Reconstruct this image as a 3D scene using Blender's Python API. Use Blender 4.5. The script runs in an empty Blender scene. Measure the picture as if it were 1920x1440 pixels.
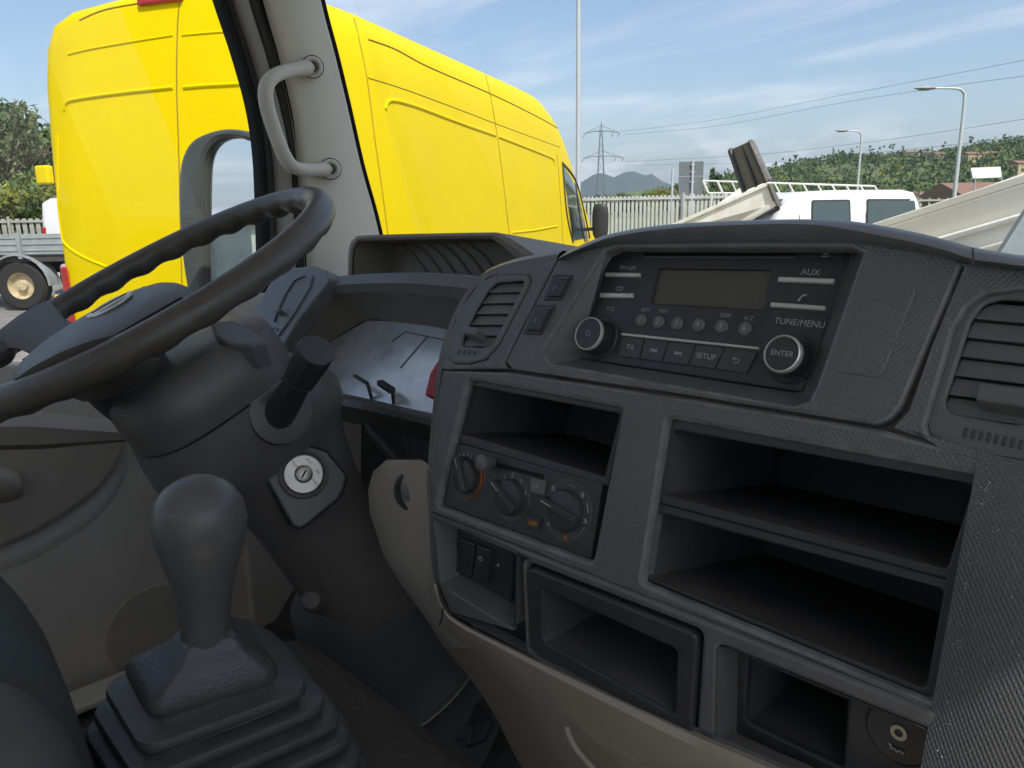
import bpy, bmesh, math, random
from mathutils import Vector, Matrix, noise
from mathutils.bvhtree import BVHTree
from mathutils.geometry import tessellate_polygon
V = Vector
R_ = math.radians
random.seed(7)
scene = bpy.context.scene
COL = scene.collection

# ------------------------------------------------------------------ camera
ZC = 1.62                       # eye height above the ground, inside the cab
YAW, PITCH, ROLL, FPX = R_(46), R_(12.7), R_(1.0), 1440.0
_f = V((-math.sin(YAW)*math.cos(PITCH), math.cos(YAW)*math.cos(PITCH), -math.sin(PITCH)))
_r0 = V((math.cos(YAW), math.sin(YAW), 0)); _u0 = _r0.cross(_f)
_r = _r0*math.cos(ROLL) - _u0*math.sin(ROLL); _u = _r0*math.sin(ROLL) + _u0*math.cos(ROLL)
EYE = V((0, 0, ZC))
cd = bpy.data.cameras.new('camera'); cam = bpy.data.objects.new('camera', cd); COL.objects.link(cam)
cd.sensor_width = 36; cd.lens = FPX/1920*36; cd.clip_start = .02; cd.clip_end = 20000
cam.matrix_world = Matrix.Translation(EYE) @ Matrix((_r, _u, -_f)).transposed().to_4x4()
scene.camera = cam
scene.render.resolution_x, scene.render.resolution_y = 1024, 768

# ------------------------------------------------------------------ sky, sun, exposure
SUN_EL, SUN_AZ = R_(53), R_(108)          # azimuth clockwise from the truck's nose (+Y): from the right, slightly behind
world = bpy.data.worlds.new('World'); scene.world = world; world.use_nodes = True
wt = world.node_tree; wn = wt.nodes; wl = wt.links
bg = wn['Background']
sky = wn.new('ShaderNodeTexSky'); sky.sky_type = 'NISHITA'; sky.sun_disc = False
sky.sun_elevation = SUN_EL; sky.sun_rotation = SUN_AZ; sky.dust_density = 1.6; sky.air_density = 1.0; sky.ozone_density = 1.2
tc = wn.new('ShaderNodeTexCoord')
sep = wn.new('ShaderNodeSeparateXYZ'); wl.new(tc.outputs['Generated'], sep.inputs[0])
def wmath(op, a, b=None, c=None):
    n = wn.new('ShaderNodeMath'); n.operation = op
    for i, x in enumerate((a, b, c)):
        if x is None: continue
        if isinstance(x, (int, float)): n.inputs[i].default_value = x
        else: wl.new(x, n.inputs[i])
    return n.outputs[0]
zz = wmath('ADD', wmath('MAXIMUM', sep.outputs[2], 0.0), .12)
cmb = wn.new('ShaderNodeCombineXYZ')
wl.new(wmath('DIVIDE', sep.outputs[0], zz), cmb.inputs[0]); wl.new(wmath('DIVIDE', sep.outputs[1], zz), cmb.inputs[1])
mp = wn.new('ShaderNodeMapping'); mp.inputs['Rotation'].default_value = (0, 0, R_(62)); mp.inputs['Scale'].default_value = (.34, 1.15, 1)
wl.new(cmb.outputs[0], mp.inputs[0])
nz = wn.new('ShaderNodeTexNoise'); nz.inputs['Scale'].default_value = 1.25; nz.inputs['Detail'].default_value = 9; nz.inputs['Roughness'].default_value = .56
nz.inputs['Distortion'].default_value = .55
wl.new(mp.outputs[0], nz.inputs['Vector'])
cr = wn.new('ShaderNodeMapRange'); cr.inputs[1].default_value = .46; cr.inputs[2].default_value = .80; cr.interpolation_type = 'SMOOTHSTEP'
wl.new(nz.outputs[0], cr.inputs[0])
# small cumulus heads low over the horizon
nz2 = wn.new('ShaderNodeTexNoise'); nz2.inputs['Scale'].default_value = 9; nz2.inputs['Detail'].default_value = 7
mp2 = wn.new('ShaderNodeMapping'); mp2.inputs['Scale'].default_value = (1, 1, 2.6)
wl.new(tc.outputs['Generated'], mp2.inputs[0]); wl.new(mp2.outputs[0], nz2.inputs['Vector'])
cr2 = wn.new('ShaderNodeMapRange'); cr2.inputs[1].default_value = .50; cr2.inputs[2].default_value = .64; cr2.interpolation_type = 'SMOOTHSTEP'
wl.new(nz2.outputs[0], cr2.inputs[0])
band = wn.new('ShaderNodeMapRange'); band.inputs[1].default_value = .115; band.inputs[2].default_value = .04; band.interpolation_type = 'SMOOTHSTEP'
wl.new(sep.outputs[2], band.inputs[0])
low = wmath('MULTIPLY', cr2.outputs[0], band.outputs[0])
cl = wmath('MINIMUM', wmath('ADD', wmath('MULTIPLY', cr.outputs[0], .62), wmath('MULTIPLY', low, .8)), 1.0)
mx = wn.new('ShaderNodeMix'); mx.data_type = 'RGBA'; wl.new(cl, mx.inputs['Factor'])
wl.new(sky.outputs[0], mx.inputs['A']); mx.inputs['B'].default_value = (7.4, 7.5, 7.7, 1)
wl.new(mx.outputs['Result'], bg.inputs['Color']); bg.inputs['Strength'].default_value = .13
sd = bpy.data.lights.new('sun', 'SUN'); sd.energy = 3.3; sd.angle = R_(.53); sd.color = (1, .95, .86)
sun = bpy.data.objects.new('sun', sd); COL.objects.link(sun)
SDIR = V((math.sin(SUN_AZ)*math.cos(SUN_EL), math.cos(SUN_AZ)*math.cos(SUN_EL), math.sin(SUN_EL)))
sun.rotation_euler = (-SDIR).to_track_quat('-Z', 'Y').to_euler()
scene.view_settings.view_transform = 'Standard'; scene.view_settings.look = 'None'
scene.view_settings.exposure = 0.40; scene.view_settings.gamma = 1; scene.view_settings.use_curve_mapping = False
scene.render.engine = 'CYCLES'
scene.cycles.max_bounces = 10; scene.cycles.transparent_max_bounces = 16

# ------------------------------------------------------------------ helpers: pixels of the 1920 x 1440 photo to points in the place
def ray(px, py): return _r*((px-960)/FPX) + _u*((720-py)/FPX) + _f
def at(px, py, depth): return EYE + ray(px, py)*depth
def at_x(px, py, x): d = ray(px, py); return EYE + d*(x/d.x)
def at_z(px, py, z): d = ray(px, py); return EYE + d*((z-ZC)/d.z)
def at_dist(px, py, dist): d = ray(px, py); return EYE + d*(dist/math.hypot(d.x, d.y))
def depth_of(p): return (p-EYE).dot(_f)

class Plane:
    def __init__(s, o, n, u=V((1, 0, 0))):
        s.o = V(o); s.n = V(n).normalized(); s.u = (V(u)-s.n*V(u).dot(s.n)).normalized(); s.v = s.n.cross(s.u)
    def on(s, px, py): d = ray(px, py); return EYE + d*((s.o-EYE).dot(s.n)/d.dot(s.n))
    def uv(s, px, py): q = s.on(px, py)-s.o; return V((q.dot(s.u), q.dot(s.v)))
    def p(s, a, b, w=0): return s.o + s.u*a + s.v*b + s.n*w
    def off(s, w): return Plane(s.o+s.n*w, s.n, s.u)
def tilt_plane(o, deg): t = R_(deg); return Plane(o, (0, -math.cos(t), math.sin(t)))

# ------------------------------------------------------------------ helpers: materials
MATS = {}
def mat(name, col, rough=.5, metal=0, var=.12, scale=30, bump=0, bscale=200, spec=.5, kind=None, dirt=None, dirt_amt=.3, dscale=6, coat=0, uvdots=0, dotamt=.4, transmission=0, emis=None):
    if name in MATS: return MATS[name]
    m = bpy.data.materials.new(name); m.use_nodes = True; MATS[name] = m
    nt = m.node_tree; N = nt.nodes; L = nt.links; b = N['Principled BSDF']
    b.inputs['Base Color'].default_value = (*col, 1); b.inputs['Roughness'].default_value = rough; b.inputs['Metallic'].default_value = metal
    b.inputs['Specular IOR Level'].default_value = spec; b.inputs['Coat Weight'].default_value = coat; b.inputs['Coat Roughness'].default_value = .08
    tcn = N.new('ShaderNodeTexCoord')
    if var:
        nz = N.new('ShaderNodeTexNoise'); nz.inputs['Scale'].default_value = scale; nz.inputs['Detail'].default_value = 5
        L.new(tcn.outputs['Object'], nz.inputs['Vector'])
        mr = N.new('ShaderNodeMapRange'); mr.inputs[1].default_value = .3; mr.inputs[2].default_value = .7; mr.inputs[3].default_value = 1-var; mr.inputs[4].default_value = 1+var
        L.new(nz.outputs[0], mr.inputs[0])
        mu = N.new('ShaderNodeVectorMath'); mu.operation = 'SCALE'; mu.inputs[0].default_value = col
        L.new(mr.outputs[0], mu.inputs['Scale']); out = mu.outputs[0]
        if dirt:
            n2 = N.new('ShaderNodeTexNoise'); n2.inputs['Scale'].default_value = dscale; n2.inputs['Detail'].default_value = 8; n2.inputs['Roughness'].default_value = .65
            L.new(tcn.outputs['Object'], n2.inputs['Vector'])
            m2 = N.new('ShaderNodeMapRange'); m2.inputs[1].default_value = .48; m2.inputs[2].default_value = .72; m2.inputs[4].default_value = dirt_amt
            L.new(n2.outputs[0], m2.inputs[0])
            mm = N.new('ShaderNodeMix'); mm.data_type = 'RGBA'; L.new(m2.outputs[0], mm.inputs['Factor']); L.new(out, mm.inputs['A']); mm.inputs['B'].default_value = (*dirt, 1)
            out = mm.outputs['Result']
        L.new(out, b.inputs['Base Color'])
        rr = N.new('ShaderNodeMapRange'); rr.inputs[1].default_value = .3; rr.inputs[2].default_value = .7; rr.inputs[3].default_value = max(.02, rough*.82); rr.inputs[4].default_value = min(1, rough*1.18)
        L.new(nz.outputs[0], rr.inputs[0]); L.new(rr.outputs[0], b.inputs['Roughness'])
    if uvdots:
        uvn = N.new('ShaderNodeUVMap'); mpp = N.new('ShaderNodeMapping'); mpp.inputs['Rotation'].default_value = (0, 0, R_(45)); mpp.inputs['Scale'].default_value = (uvdots, uvdots*.8, 1)
        L.new(uvn.outputs[0], mpp.inputs[0])
        vo = N.new('ShaderNodeTexVoronoi'); vo.voronoi_dimensions = '2D'; vo.inputs['Randomness'].default_value = 0; vo.inputs['Scale'].default_value = 1
        L.new(mpp.outputs[0], vo.inputs['Vector'])
        mr3 = N.new('ShaderNodeMapRange'); mr3.inputs[1].default_value = .15; mr3.inputs[2].default_value = .55; mr3.inputs[3].default_value = 1; mr3.inputs[4].default_value = 0; mr3.interpolation_type = 'SMOOTHSTEP'
        L.new(vo.outputs['Distance'], mr3.inputs[0])
        bp = N.new('ShaderNodeBump'); bp.inputs['Strength'].default_value = dotamt; bp.inputs['Distance'].default_value = .0006
        L.new(mr3.outputs[0], bp.inputs['Height']); L.new(bp.outputs[0], b.inputs['Normal'])
    elif bump:
        n3 = N.new('ShaderNodeTexNoise'); n3.inputs['Scale'].default_value = bscale; n3.inputs['Detail'].default_value = 3
        L.new(tcn.outputs['Object'], n3.inputs['Vector'])
        bp = N.new('ShaderNodeBump'); bp.inputs['Strength'].default_value = bump; bp.inputs['Distance'].default_value = .5/bscale
        L.new(n3.outputs[0], bp.inputs['Height']); L.new(bp.outputs[0], b.inputs['Normal'])
    if emis: b.inputs['Emission Color'].default_value = (*emis[:3], 1); b.inputs['Emission Strength'].default_value = emis[3]
    return m
def glass(name, tint=(.985, .992, .988), refl=1.0, rough=.0, dust=0):
    m = bpy.data.materials.new(name); m.use_nodes = True; nt = m.node_tree; N = nt.nodes; L = nt.links
    N.remove(N['Principled BSDF'])
    tr = N.new('ShaderNodeBsdfTransparent'); tr.inputs[0].default_value = (*tint, 1)
    gl = N.new('ShaderNodeBsdfGlossy'); gl.inputs['Roughness'].default_value = rough; gl.inputs[0].default_value = (refl, refl, refl, 1)
    lw = N.new('ShaderNodeLayerWeight'); lw.inputs[0].default_value = .5          # Schlick's law for a thin pane, the same from both sides
    pw = N.new('ShaderNodeMath'); pw.operation = 'POWER'; L.new(lw.outputs['Facing'], pw.inputs[0]); pw.inputs[1].default_value = 5
    fr = N.new('ShaderNodeMapRange'); L.new(pw.outputs[0], fr.inputs[0]); fr.inputs[3].default_value = .024; fr.inputs[4].default_value = .95
    mxs = N.new('ShaderNodeMixShader'); L.new(fr.outputs[0], mxs.inputs[0]); L.new(tr.outputs[0], mxs.inputs[1]); L.new(gl.outputs[0], mxs.inputs[2])
    last = mxs.outputs[0]
    if dust:                                              # thin film of dust and smears on the pane
        tcn = N.new('ShaderNodeTexCoord'); n1 = N.new('ShaderNodeTexNoise'); n1.inputs['Scale'].default_value = 3; n1.inputs['Detail'].default_value = 12; n1.inputs['Roughness'].default_value = .7
        L.new(tcn.outputs['Object'], n1.inputs['Vector'])
        mr = N.new('ShaderNodeMapRange'); mr.inputs[1].default_value = .35; mr.inputs[2].default_value = .8; mr.inputs[3].default_value = dust*.3; mr.inputs[4].default_value = dust*2; L.new(n1.outputs[0], mr.inputs[0])
        di = N.new('ShaderNodeBsdfTranslucent'); di.inputs[0].default_value = (.7, .68, .62, 1)
        m2 = N.new('ShaderNodeMixShader'); L.new(mr.outputs[0], m2.inputs[0]); L.new(last, m2.inputs[1]); L.new(di.outputs[0], m2.inputs[2]); last = m2.outputs[0]
    L.new(last, N['Material Output'].inputs[0]); return m

# ------------------------------------------------------------------ helpers: objects
ROOTLOC = {}
def thing(name, label, cat, loc=(0, 0, 0), group=None):
    o = bpy.data.objects.new(name, None); COL.objects.link(o); o.location = loc; o.empty_display_size = .1
    o['label'] = label; o['category'] = cat
    if group: o['group'] = group
    ROOTLOC[o.name] = V(loc); return o
def tag(o, label=None, cat=None, group=None, kind=None):
    for k, x in (('label', label), ('category', cat), ('group', group), ('kind', kind)):
        if x: o[k] = x
    return o
def adopt(o, parent):
    if parent is None: return o
    o.parent = parent
    if parent.name in ROOTLOC: o.matrix_parent_inverse = Matrix.Translation(-ROOTLOC[parent.name])
    elif parent.location.length > 0: o.matrix_parent_inverse = Matrix.Translation(-parent.location)
    return o
def mk(name, verts, faces, m, parent=None, smooth=False, bevel=0, sub=0, uvs=None, seg=2, sharp=None):
    me = bpy.data.meshes.new(name); me.from_pydata([tuple(v) for v in verts], [], faces); me.update()
    if smooth:
        me.polygons.foreach_set('use_smooth', [True]*len(me.polygons))
        if sharp: me.set_sharp_from_angle(angle=R_(sharp))
    if uvs:
        ul = me.uv_layers.new(name='UVMap')
        for l in me.loops: ul.data[l.index].uv = uvs[l.vertex_index]
    o = bpy.data.objects.new(name, me); COL.objects.link(o)
    if m: me.materials.append(m)
    if bevel:
        md = o.modifiers.new('bevel', 'BEVEL'); md.width = bevel; md.segments = seg; md.limit_method = 'ANGLE'; md.angle_limit = R_(35)
    if sub:
        md = o.modifiers.new('sub', 'SUBSURF'); md.levels = sub; md.render_levels = sub
    return adopt(o, parent)
BOXF = [(0, 3, 2, 1), (4, 5, 6, 7), (0, 1, 5, 4), (1, 2, 6, 5), (2, 3, 7, 6), (3, 0, 4, 7)]
def hexa(name, eight, m, parent=None, bevel=0, smooth=False): return mk(name, eight, BOXF, m, parent, smooth, bevel)
def box(name, c, size, m, parent=None, bevel=0, ax=None):
    c = V(c); x, y, z = ax if ax else (V((1, 0, 0)), V((0, 1, 0)), V((0, 0, 1)))
    a, b, d = size[0]/2, size[1]/2, size[2]/2
    vs = [c+x*i*a+y*j*b+z*k*d for k in (-1, 1) for i, j in ((-1, -1), (1, -1), (1, 1), (-1, 1))]
    return hexa(name, vs, m, parent, bevel)
def beam(name, a, b, w, h, m, parent=None, up=V((0, 0, 1)), bevel=0):
    a, b = V(a), V(b); y = (b-a); L = y.length; y.normalize(); x = y.cross(up)
    if x.length < 1e-4: x = y.cross(V((1, 0, 0)))
    x.normalize(); z = x.cross(y)
    return box(name, (a+b)/2, (w, L, h), m, parent, bevel, (x, y, z))
def rings_faces(n, k, closed=True, cap=True):
    f = []
    for i in range(n-1):
        for j in range(k if closed else k-1):
            a = i*k+j; b = i*k+(j+1) % k; f.append((a, b, b+k, a+k))
    if cap and closed: f += [tuple(reversed(range(k))), tuple(range((n-1)*k, n*k))]
    return f
def loft(name, rings, m, parent=None, closed=True, cap=True, smooth=True, sub=0, sharp=40, bevel=0, uv=False, flip=False):
    k = len(rings[0]); vs = [p for r in rings for p in r]; fs = rings_faces(len(rings), k, closed, cap)
    if flip: fs = [tuple(reversed(f)) for f in fs]
    uvs = None
    if uv:
        uvs = []; acc = 0
        for i, r in enumerate(rings):
            if i: acc += (V(r[k//2])-V(rings[i-1][k//2])).length
            s = 0
            for j, p in enumerate(r):
                if j: s += (V(p)-V(r[j-1])).length
                uvs.append((s, acc))
    return mk(name, vs, fs, m, parent, smooth, bevel, sub, uvs, sharp=None if sub else sharp)
def tube(name, pts, rad, m, parent=None, seg=10, cap=True, closed=False, sub=0, flat=1.0, upv=None):
    pts = [V(p) for p in pts]; n = len(pts); rings = []
    rads = rad if isinstance(rad, (list, tuple)) else [rad]*n
    prev = None
    for i in range(n):
        a = pts[i-1] if (i or closed) else pts[0]; b = pts[(i+1) % n] if (i < n-1 or closed) else pts[-1]
        t = (b-a).normalized()
        if prev is None:
            ref = upv or (V((0, 0, 1)) if abs(t.z) < .9 else V((1, 0, 0))); x = t.cross(ref).normalized()
        else: x = (prev-t*prev.dot(t)).normalized()
        prev = x; y = t.cross(x)
        rings.append([pts[i]+x*math.cos(2*math.pi*j/seg)*rads[i]+y*math.sin(2*math.pi*j/seg)*rads[i]*flat for j in range(seg)])
    if closed: rings.append(rings[0])
    return loft(name, rings, m, parent, True, cap and not closed, True, sub)
def lathe(name, o, axis, prof, m, parent=None, seg=24, xdir=None, sharp=35, cap=True):
    o = V(o); z = V(axis).normalized(); x = V(xdir) if xdir else (V((1, 0, 0)) if abs(z.x) < .9 else V((0, 1, 0)))
    x = (x-z*x.dot(z)).normalized(); y = z.cross(x)
    return loft(name, [[o+z*h+(x*math.cos(2*math.pi*j/seg)+y*math.sin(2*math.pi*j/seg))*max(r, 1e-5) for j in range(seg)] for r, h in prof], m, parent, True, cap, True, 0, sharp)
def spline(pts, n=8):
    """Catmull-Rom through the points (any dimension)."""
    P = [V(p) for p in pts]; out = []
    for i in range(len(P)-1):
        p0 = P[max(i-1, 0)]; p1 = P[i]; p2 = P[i+1]; p3 = P[min(i+2, len(P)-1)]
        for j in range(n):
            t = j/n
            out.append(.5*((2*p1)+(p2-p0)*t+(2*p0-5*p1+4*p2-p3)*t*t+(3*p1-p0-3*p2+p3)*t**3))
    out.append(P[-1]); return out
def round_poly(poly, r, n=5):
    """Rounds the corners of a 2-D polygon; r is one radius or one for each corner."""
    out = []; k = len(poly)
    for i in range(k):
        p = V(poly[i]); a = V(poly[i-1])-p; b = V(poly[(i+1) % k])-p; rr = r[i] if isinstance(r, (list, tuple)) else r
        la, lb = a.length, b.length
        ca = max(-1, min(1, a.dot(b)/(la*lb))); th = math.acos(ca)
        if rr <= 0 or th > math.pi*.96: out.append(p); continue
        d = min(rr/math.tan(th/2), la*.45, lb*.45)
        p0 = p+a*(d/la); p1 = p+b*(d/lb)
        for j in range(n+1):
            t = j/n; out.append((1-t)**2*p0+2*t*(1-t)*p+t*t*p1)
    return out
def area2(P): return sum(P[i-1].x*P[i].y-P[i].x*P[i-1].y for i in range(len(P)))/2
def offset_poly(P, d):
    out = []; k = len(P)
    for i in range(k):
        a = (P[i]-P[i-1]); b = (P[(i+1) % k]-P[i])
        a = a.normalized() if a.length > 1e-9 else b.normalized(); b = b.normalized() if b.length > 1e-9 else a
        na = V((-a.y, a.x)); nb = V((-b.y, b.x)); s = na+nb
        s = s/max(s.dot(s)/2, .35) if s.length > 1e-6 else na
        out.append(P[i]+s*d)
    return out
def plate(name, pl, outer, holes, m, parent=None, z0=-.003, z1=0.0, bev=.001, r=0, hr=0, px=True, hbev=None):
    """A flat board in plane pl with rounded edges and holes. Outlines in photo pixels or in plane metres."""
    conv = (lambda q: [pl.uv(*p) for p in q]) if px else (lambda q: [V(p) for p in q])
    O_ = conv(outer); O_ = round_poly(O_, r) if r else O_
    if area2(O_) < 0: O_.reverse()
    Hs = []
    for h in holes:
        H = conv(h); H = round_poly(H, hr) if hr else H
        if area2(H) > 0: H.reverse()
        Hs.append(H)
    vs, fs, uvs = [], [], []
    fronts = []
    for k, Lp in enumerate([O_]+Hs):
        b = bev if (k == 0 or hbev is None) else hbev
        n = len(Lp); base = len(vs)
        levels = [(0, z0), (0, z1-b), (b*.3, z1-b*.3), (b, z1)] if b > 0 else [(0, z0), (0, z1)]
        for d, z in levels:
            for q in (offset_poly(Lp, d) if d else Lp): vs.append(pl.p(q.x, q.y, z)); uvs.append((q.x, q.y))
        for l in range(len(levels)-1):
            for i in range(n):
                j = (i+1) % n; fs.append((base+l*n+i, base+l*n+j, base+(l+1)*n+j, base+(l+1)*n+i))
        fronts.append(list(range(base+(len(levels)-1)*n, base+len(levels)*n)))
    loops = [[V((uvs[i][0], uvs[i][1], 0)) for i in fr] for fr in fronts]; flat = [i for fr in fronts for i in fr]
    for t in tessellate_polygon(loops):
        a, b, c = (flat[i] for i in t)
        A, B, C = V(uvs[a]), V(uvs[b]), V(uvs[c])
        cr_ = (B-A).x*(C-A).y-(B-A).y*(C-A).x
        if abs(cr_) < 1e-12: continue
        fs.append((a, b, c) if cr_ > 0 else (a, c, b))
    o = mk(name, vs, fs, m, parent, uvs=uvs)
    if m.name.startswith('dotted'):                       # lighter worn edges with highlights put into the colour, dots only on the face
        o.data.materials.append(MATS['highlit_worn_edge_plastic'])
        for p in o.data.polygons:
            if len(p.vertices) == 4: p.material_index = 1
    return o
def recess(name, pl, outline, depth, m, parent=None, r=0, taper=0.0, px=True, back=True, shift=(0, 0), z=0):
    """The inside of a pocket sunk into plane pl: walls and back, facing the viewer."""
    P = [pl.uv(*p) for p in outline] if px else [V(p) for p in outline]
    P = round_poly(P, r) if r else P
    if area2(P) < 0: P.reverse()
    Q = [q+V(shift) for q in (offset_poly(P, taper) if taper else P)]; n = len(P)
    vs = [pl.p(q.x, q.y, z) for q in P]+[pl.p(q.x, q.y, -depth) for q in Q]
    fs = [(i, i+n, (i+1) % n+n, (i+1) % n) for i in range(n)]
    if back: fs.append(tuple(range(n, 2*n)))
    return mk(name, vs, fs, m, parent)
def text(name, pl, px, py, s, size, m, parent=None, w=.0004, shear=0, sx=1.0, px_coords=True):
    cu = bpy.data.curves.new(name, 'FONT'); cu.body = s; cu.size = size; cu.align_x = 'CENTER'; cu.align_y = 'CENTER'; cu.extrude = 0; cu.shear = shear
    o = bpy.data.objects.new('tmp', cu); COL.objects.link(o)
    me = bpy.data.meshes.new_from_object(o.evaluated_get(bpy.context.evaluated_depsgraph_get()))
    bpy.data.objects.remove(o); bpy.data.curves.remove(cu)
    c = pl.uv(px, py) if px_coords else V((px, py))
    for v in me.vertices: v.co = pl.p(c.x+v.co.x*sx, c.y+v.co.y, w)
    me.name = name; me.materials.clear(); me.materials.append(m)
    o = bpy.data.objects.new(name, me); COL.objects.link(o); return adopt(o, parent)
def copy_of(src, parent=None, loc=None):
    o = src.copy(); COL.objects.link(o)
    if loc is not None: o.location = loc
    if parent is not None:
        o.parent = parent
        if parent.name in ROOTLOC: o.matrix_parent_inverse = Matrix.Translation(-ROOTLOC[parent.name])
    return o
def bvh_of(*objs):
    vs, fs = [], []
    for o in objs:
        b = len(vs); vs += [v.co.copy() for v in o.data.vertices]; fs += [tuple(i+b for i in p.vertices) for p in o.data.polygons]
    return BVHTree.FromPolygons(vs, fs)
def hit(bv, px, py, off=.0):
    d = ray(px, py).normalized(); h = bv.ray_cast(EYE, d)
    return (h[0]-d*off) if h[0] else None

# ================================================================== OUTSIDE
M_asph = mat('asphalt', (.20, .19, .175), .9, var=.25, scale=3, bump=.5, bscale=60, dirt=(.30, .28, .24), dirt_amt=.6, dscale=.4)
M_grass = mat('grass_field', (.11, .145, .045), .95, var=.4, scale=.05, dirt=(.2, .17, .08), dirt_amt=.5, dscale=.02)
M_yel = mat('yellow_paint', (.83, .625, .001), .40, var=.02, scale=2, coat=0, spec=.06, dirt=(.74, .55, .001), dirt_amt=.25, dscale=1.5)
M_yeldk = mat('yellow_gap', (.30, .19, .004), .6)
M_white = mat('white_paint', (.78, .77, .73), .4, var=.05, scale=3, dirt=(.50, .45, .30), dirt_amt=.45, dscale=2.5)
M_whitecl = mat('clean_white_paint', (.80, .80, .79), .35, var=.03, scale=3, coat=.2)
M_rubber = mat('tyre_rubber', (.025, .024, .023), .8, var=.2)
M_rim = mat('wheel_rim', (.50, .42, .26), .6, var=.2, scale=12)
M_chassis = mat('chassis_steel', (.06, .055, .05), .7, var=.3)
M_galv = mat('galvanised_steel', (.42, .44, .44), .55, .3, var=.15, scale=4)
M_greybed = mat('grey_painted_boards', (.30, .33, .33), .6, var=.15, scale=4, dirt=(.16, .15, .13), dirt_amt=.4)
M_darkpl = mat('dark_body_plastic', (.03, .032, .033), .5, var=.1)
M_carglass = mat('vehicle_window_glass', (.035, .06, .052), .06, var=.0, spec=.9, coat=.6)
M_red = mat('tail_lamp_red', (.45, .02, .015), .25, var=.05, coat=.5)
M_bark = mat('bark', (.13, .10, .075), .9, var=.3, scale=8, bump=.6, bscale=30)
def leafmat(name, c): return mat(name, c, .65, var=.45, scale=.9, spec=.25)
M_leafA = leafmat('leaf_green', (.115, .165, .048)); M_leafB = leafmat('leaf_dark', (.078, .118, .046)); M_leafC = leafmat('leaf_yellow_green', (.20, .215, .03)); M_leafD = leafmat('leaf_dry', (.17, .185, .085))

# ground: one sheet out to the horizon, with a fine part under the yard
g = mk('ground', [(-5200, -5200, -.02), (5200, -5200, -.02), (5200, 5200, -.02), (-5200, 5200, -.02)], [(0, 1, 2, 3)], M_grass); tag(g, kind='structure', label='green fields round the yard reaching to the horizon')
yd = mk('yard_pavement', [(-26, -24, 0), (14, -24, 0), (14, 21, 0), (-26, 21, 0)], [(0, 1, 2, 3)], M_asph); tag(yd, kind='structure', label='pale worn asphalt of the vehicle yard')

def leaf_cloud(n, centre, rad, size, rng, clumps=14, squash=.8, verts=None, faces=None):
    """Leaf-sized faces gathered in clumps inside an ellipsoid."""
    verts = [] if verts is None else verts; faces = [] if faces is None else faces
    cs = []
    for _ in range(clumps):
        d = V((rng.gauss(0, 1), rng.gauss(0, 1), rng.gauss(0, 1))).normalized()*rng.uniform(.35, .95)
        cs.append((V((d.x*rad, d.y*rad, d.z*rad*squash)), rng.uniform(.22, .42)*rad))
    for i in range(n):
        c, r = cs[i % clumps]
        d = V((rng.gauss(0, 1), rng.gauss(0, 1), rng.gauss(0, 1))).normalized()*r*rng.uniform(.5, 1.05)
        p = V(centre)+c+d; s = size*rng.uniform(.6, 1.4)
        a = V((rng.gauss(0, 1), rng.gauss(0, 1), rng.gauss(0, .7))).normalized(); b = a.orthogonal().normalized()
        q = Matrix.Rotation(rng.uniform(0, 6.28), 3, a); b = q @ b; e = a.cross(b)*.6
        k = len(verts); verts += [p-b*s, p-e*s*.7, p+b*s, p+e*s*.7]; faces.append((k, k+1, k+2, k+3))
    return verts, faces
def tree(name, label, base, h, rad, m, n=1500, size=.16, seed=1, group=None, bare=0, cat='tree', clumps=16, squash=.85):
    rng = random.Random(seed); base = V(base); t = thing(name, label, cat, base, group)
    top = base+V((rng.uniform(-.1, .1)*h, rng.uniform(-.1, .1)*h, h-rad*.9))
    tv, tf = [], []
    def limb(a, b, r0, r1):
        a, b = V(a), V(b); d = (b-a).normalized(); x = d.orthogonal().normalized(); y = d.cross(x); k = len(tv)
        for p, r in ((a, r0), (b, r1)): tv.extend([p+(x*math.cos(j*1.047)+y*math.sin(j*1.047))*r for j in range(6)])
        tf.extend([(k+j, k+(j+1) % 6, k+6+(j+1) % 6, k+6+j) for j in range(6)])
    mid = base.lerp(top, .5)+V((rng.uniform(-.05, .05)*h, rng.uniform(-.05, .05)*h, 0))
    limb(base, mid, h*.028+.02, h*.02+.015); limb(mid, top, h*.02+.015, h*.01+.008)
    for i in range(9+bare):
        s = base.lerp(top, rng.uniform(.45, 1)); a = rng.uniform(0, 6.28); L = rad*rng.uniform(.6, 1.0 if i < 9 else 1.25)
        e = s+V((math.cos(a)*L, math.sin(a)*L, L*rng.uniform(.2, 1.0))); limb(s, e, h*.008+.006, .006)
        if i >= 9:
            for _ in range(3):
                q = s.lerp(e, rng.uniform(.4, .95)); limb(q, q+V((rng.gauss(0, 1), rng.gauss(0, 1), rng.gauss(.3, 1)))*L*.25, .012, .005)
    mk('trunk', tv, tf, M_bark, t, True)
    v, f = leaf_cloud(n, top+V((0, 0, rad*.1)), rad, size, rng, clumps, squash)
    mk('crown', v, f, m, t); return t

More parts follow.
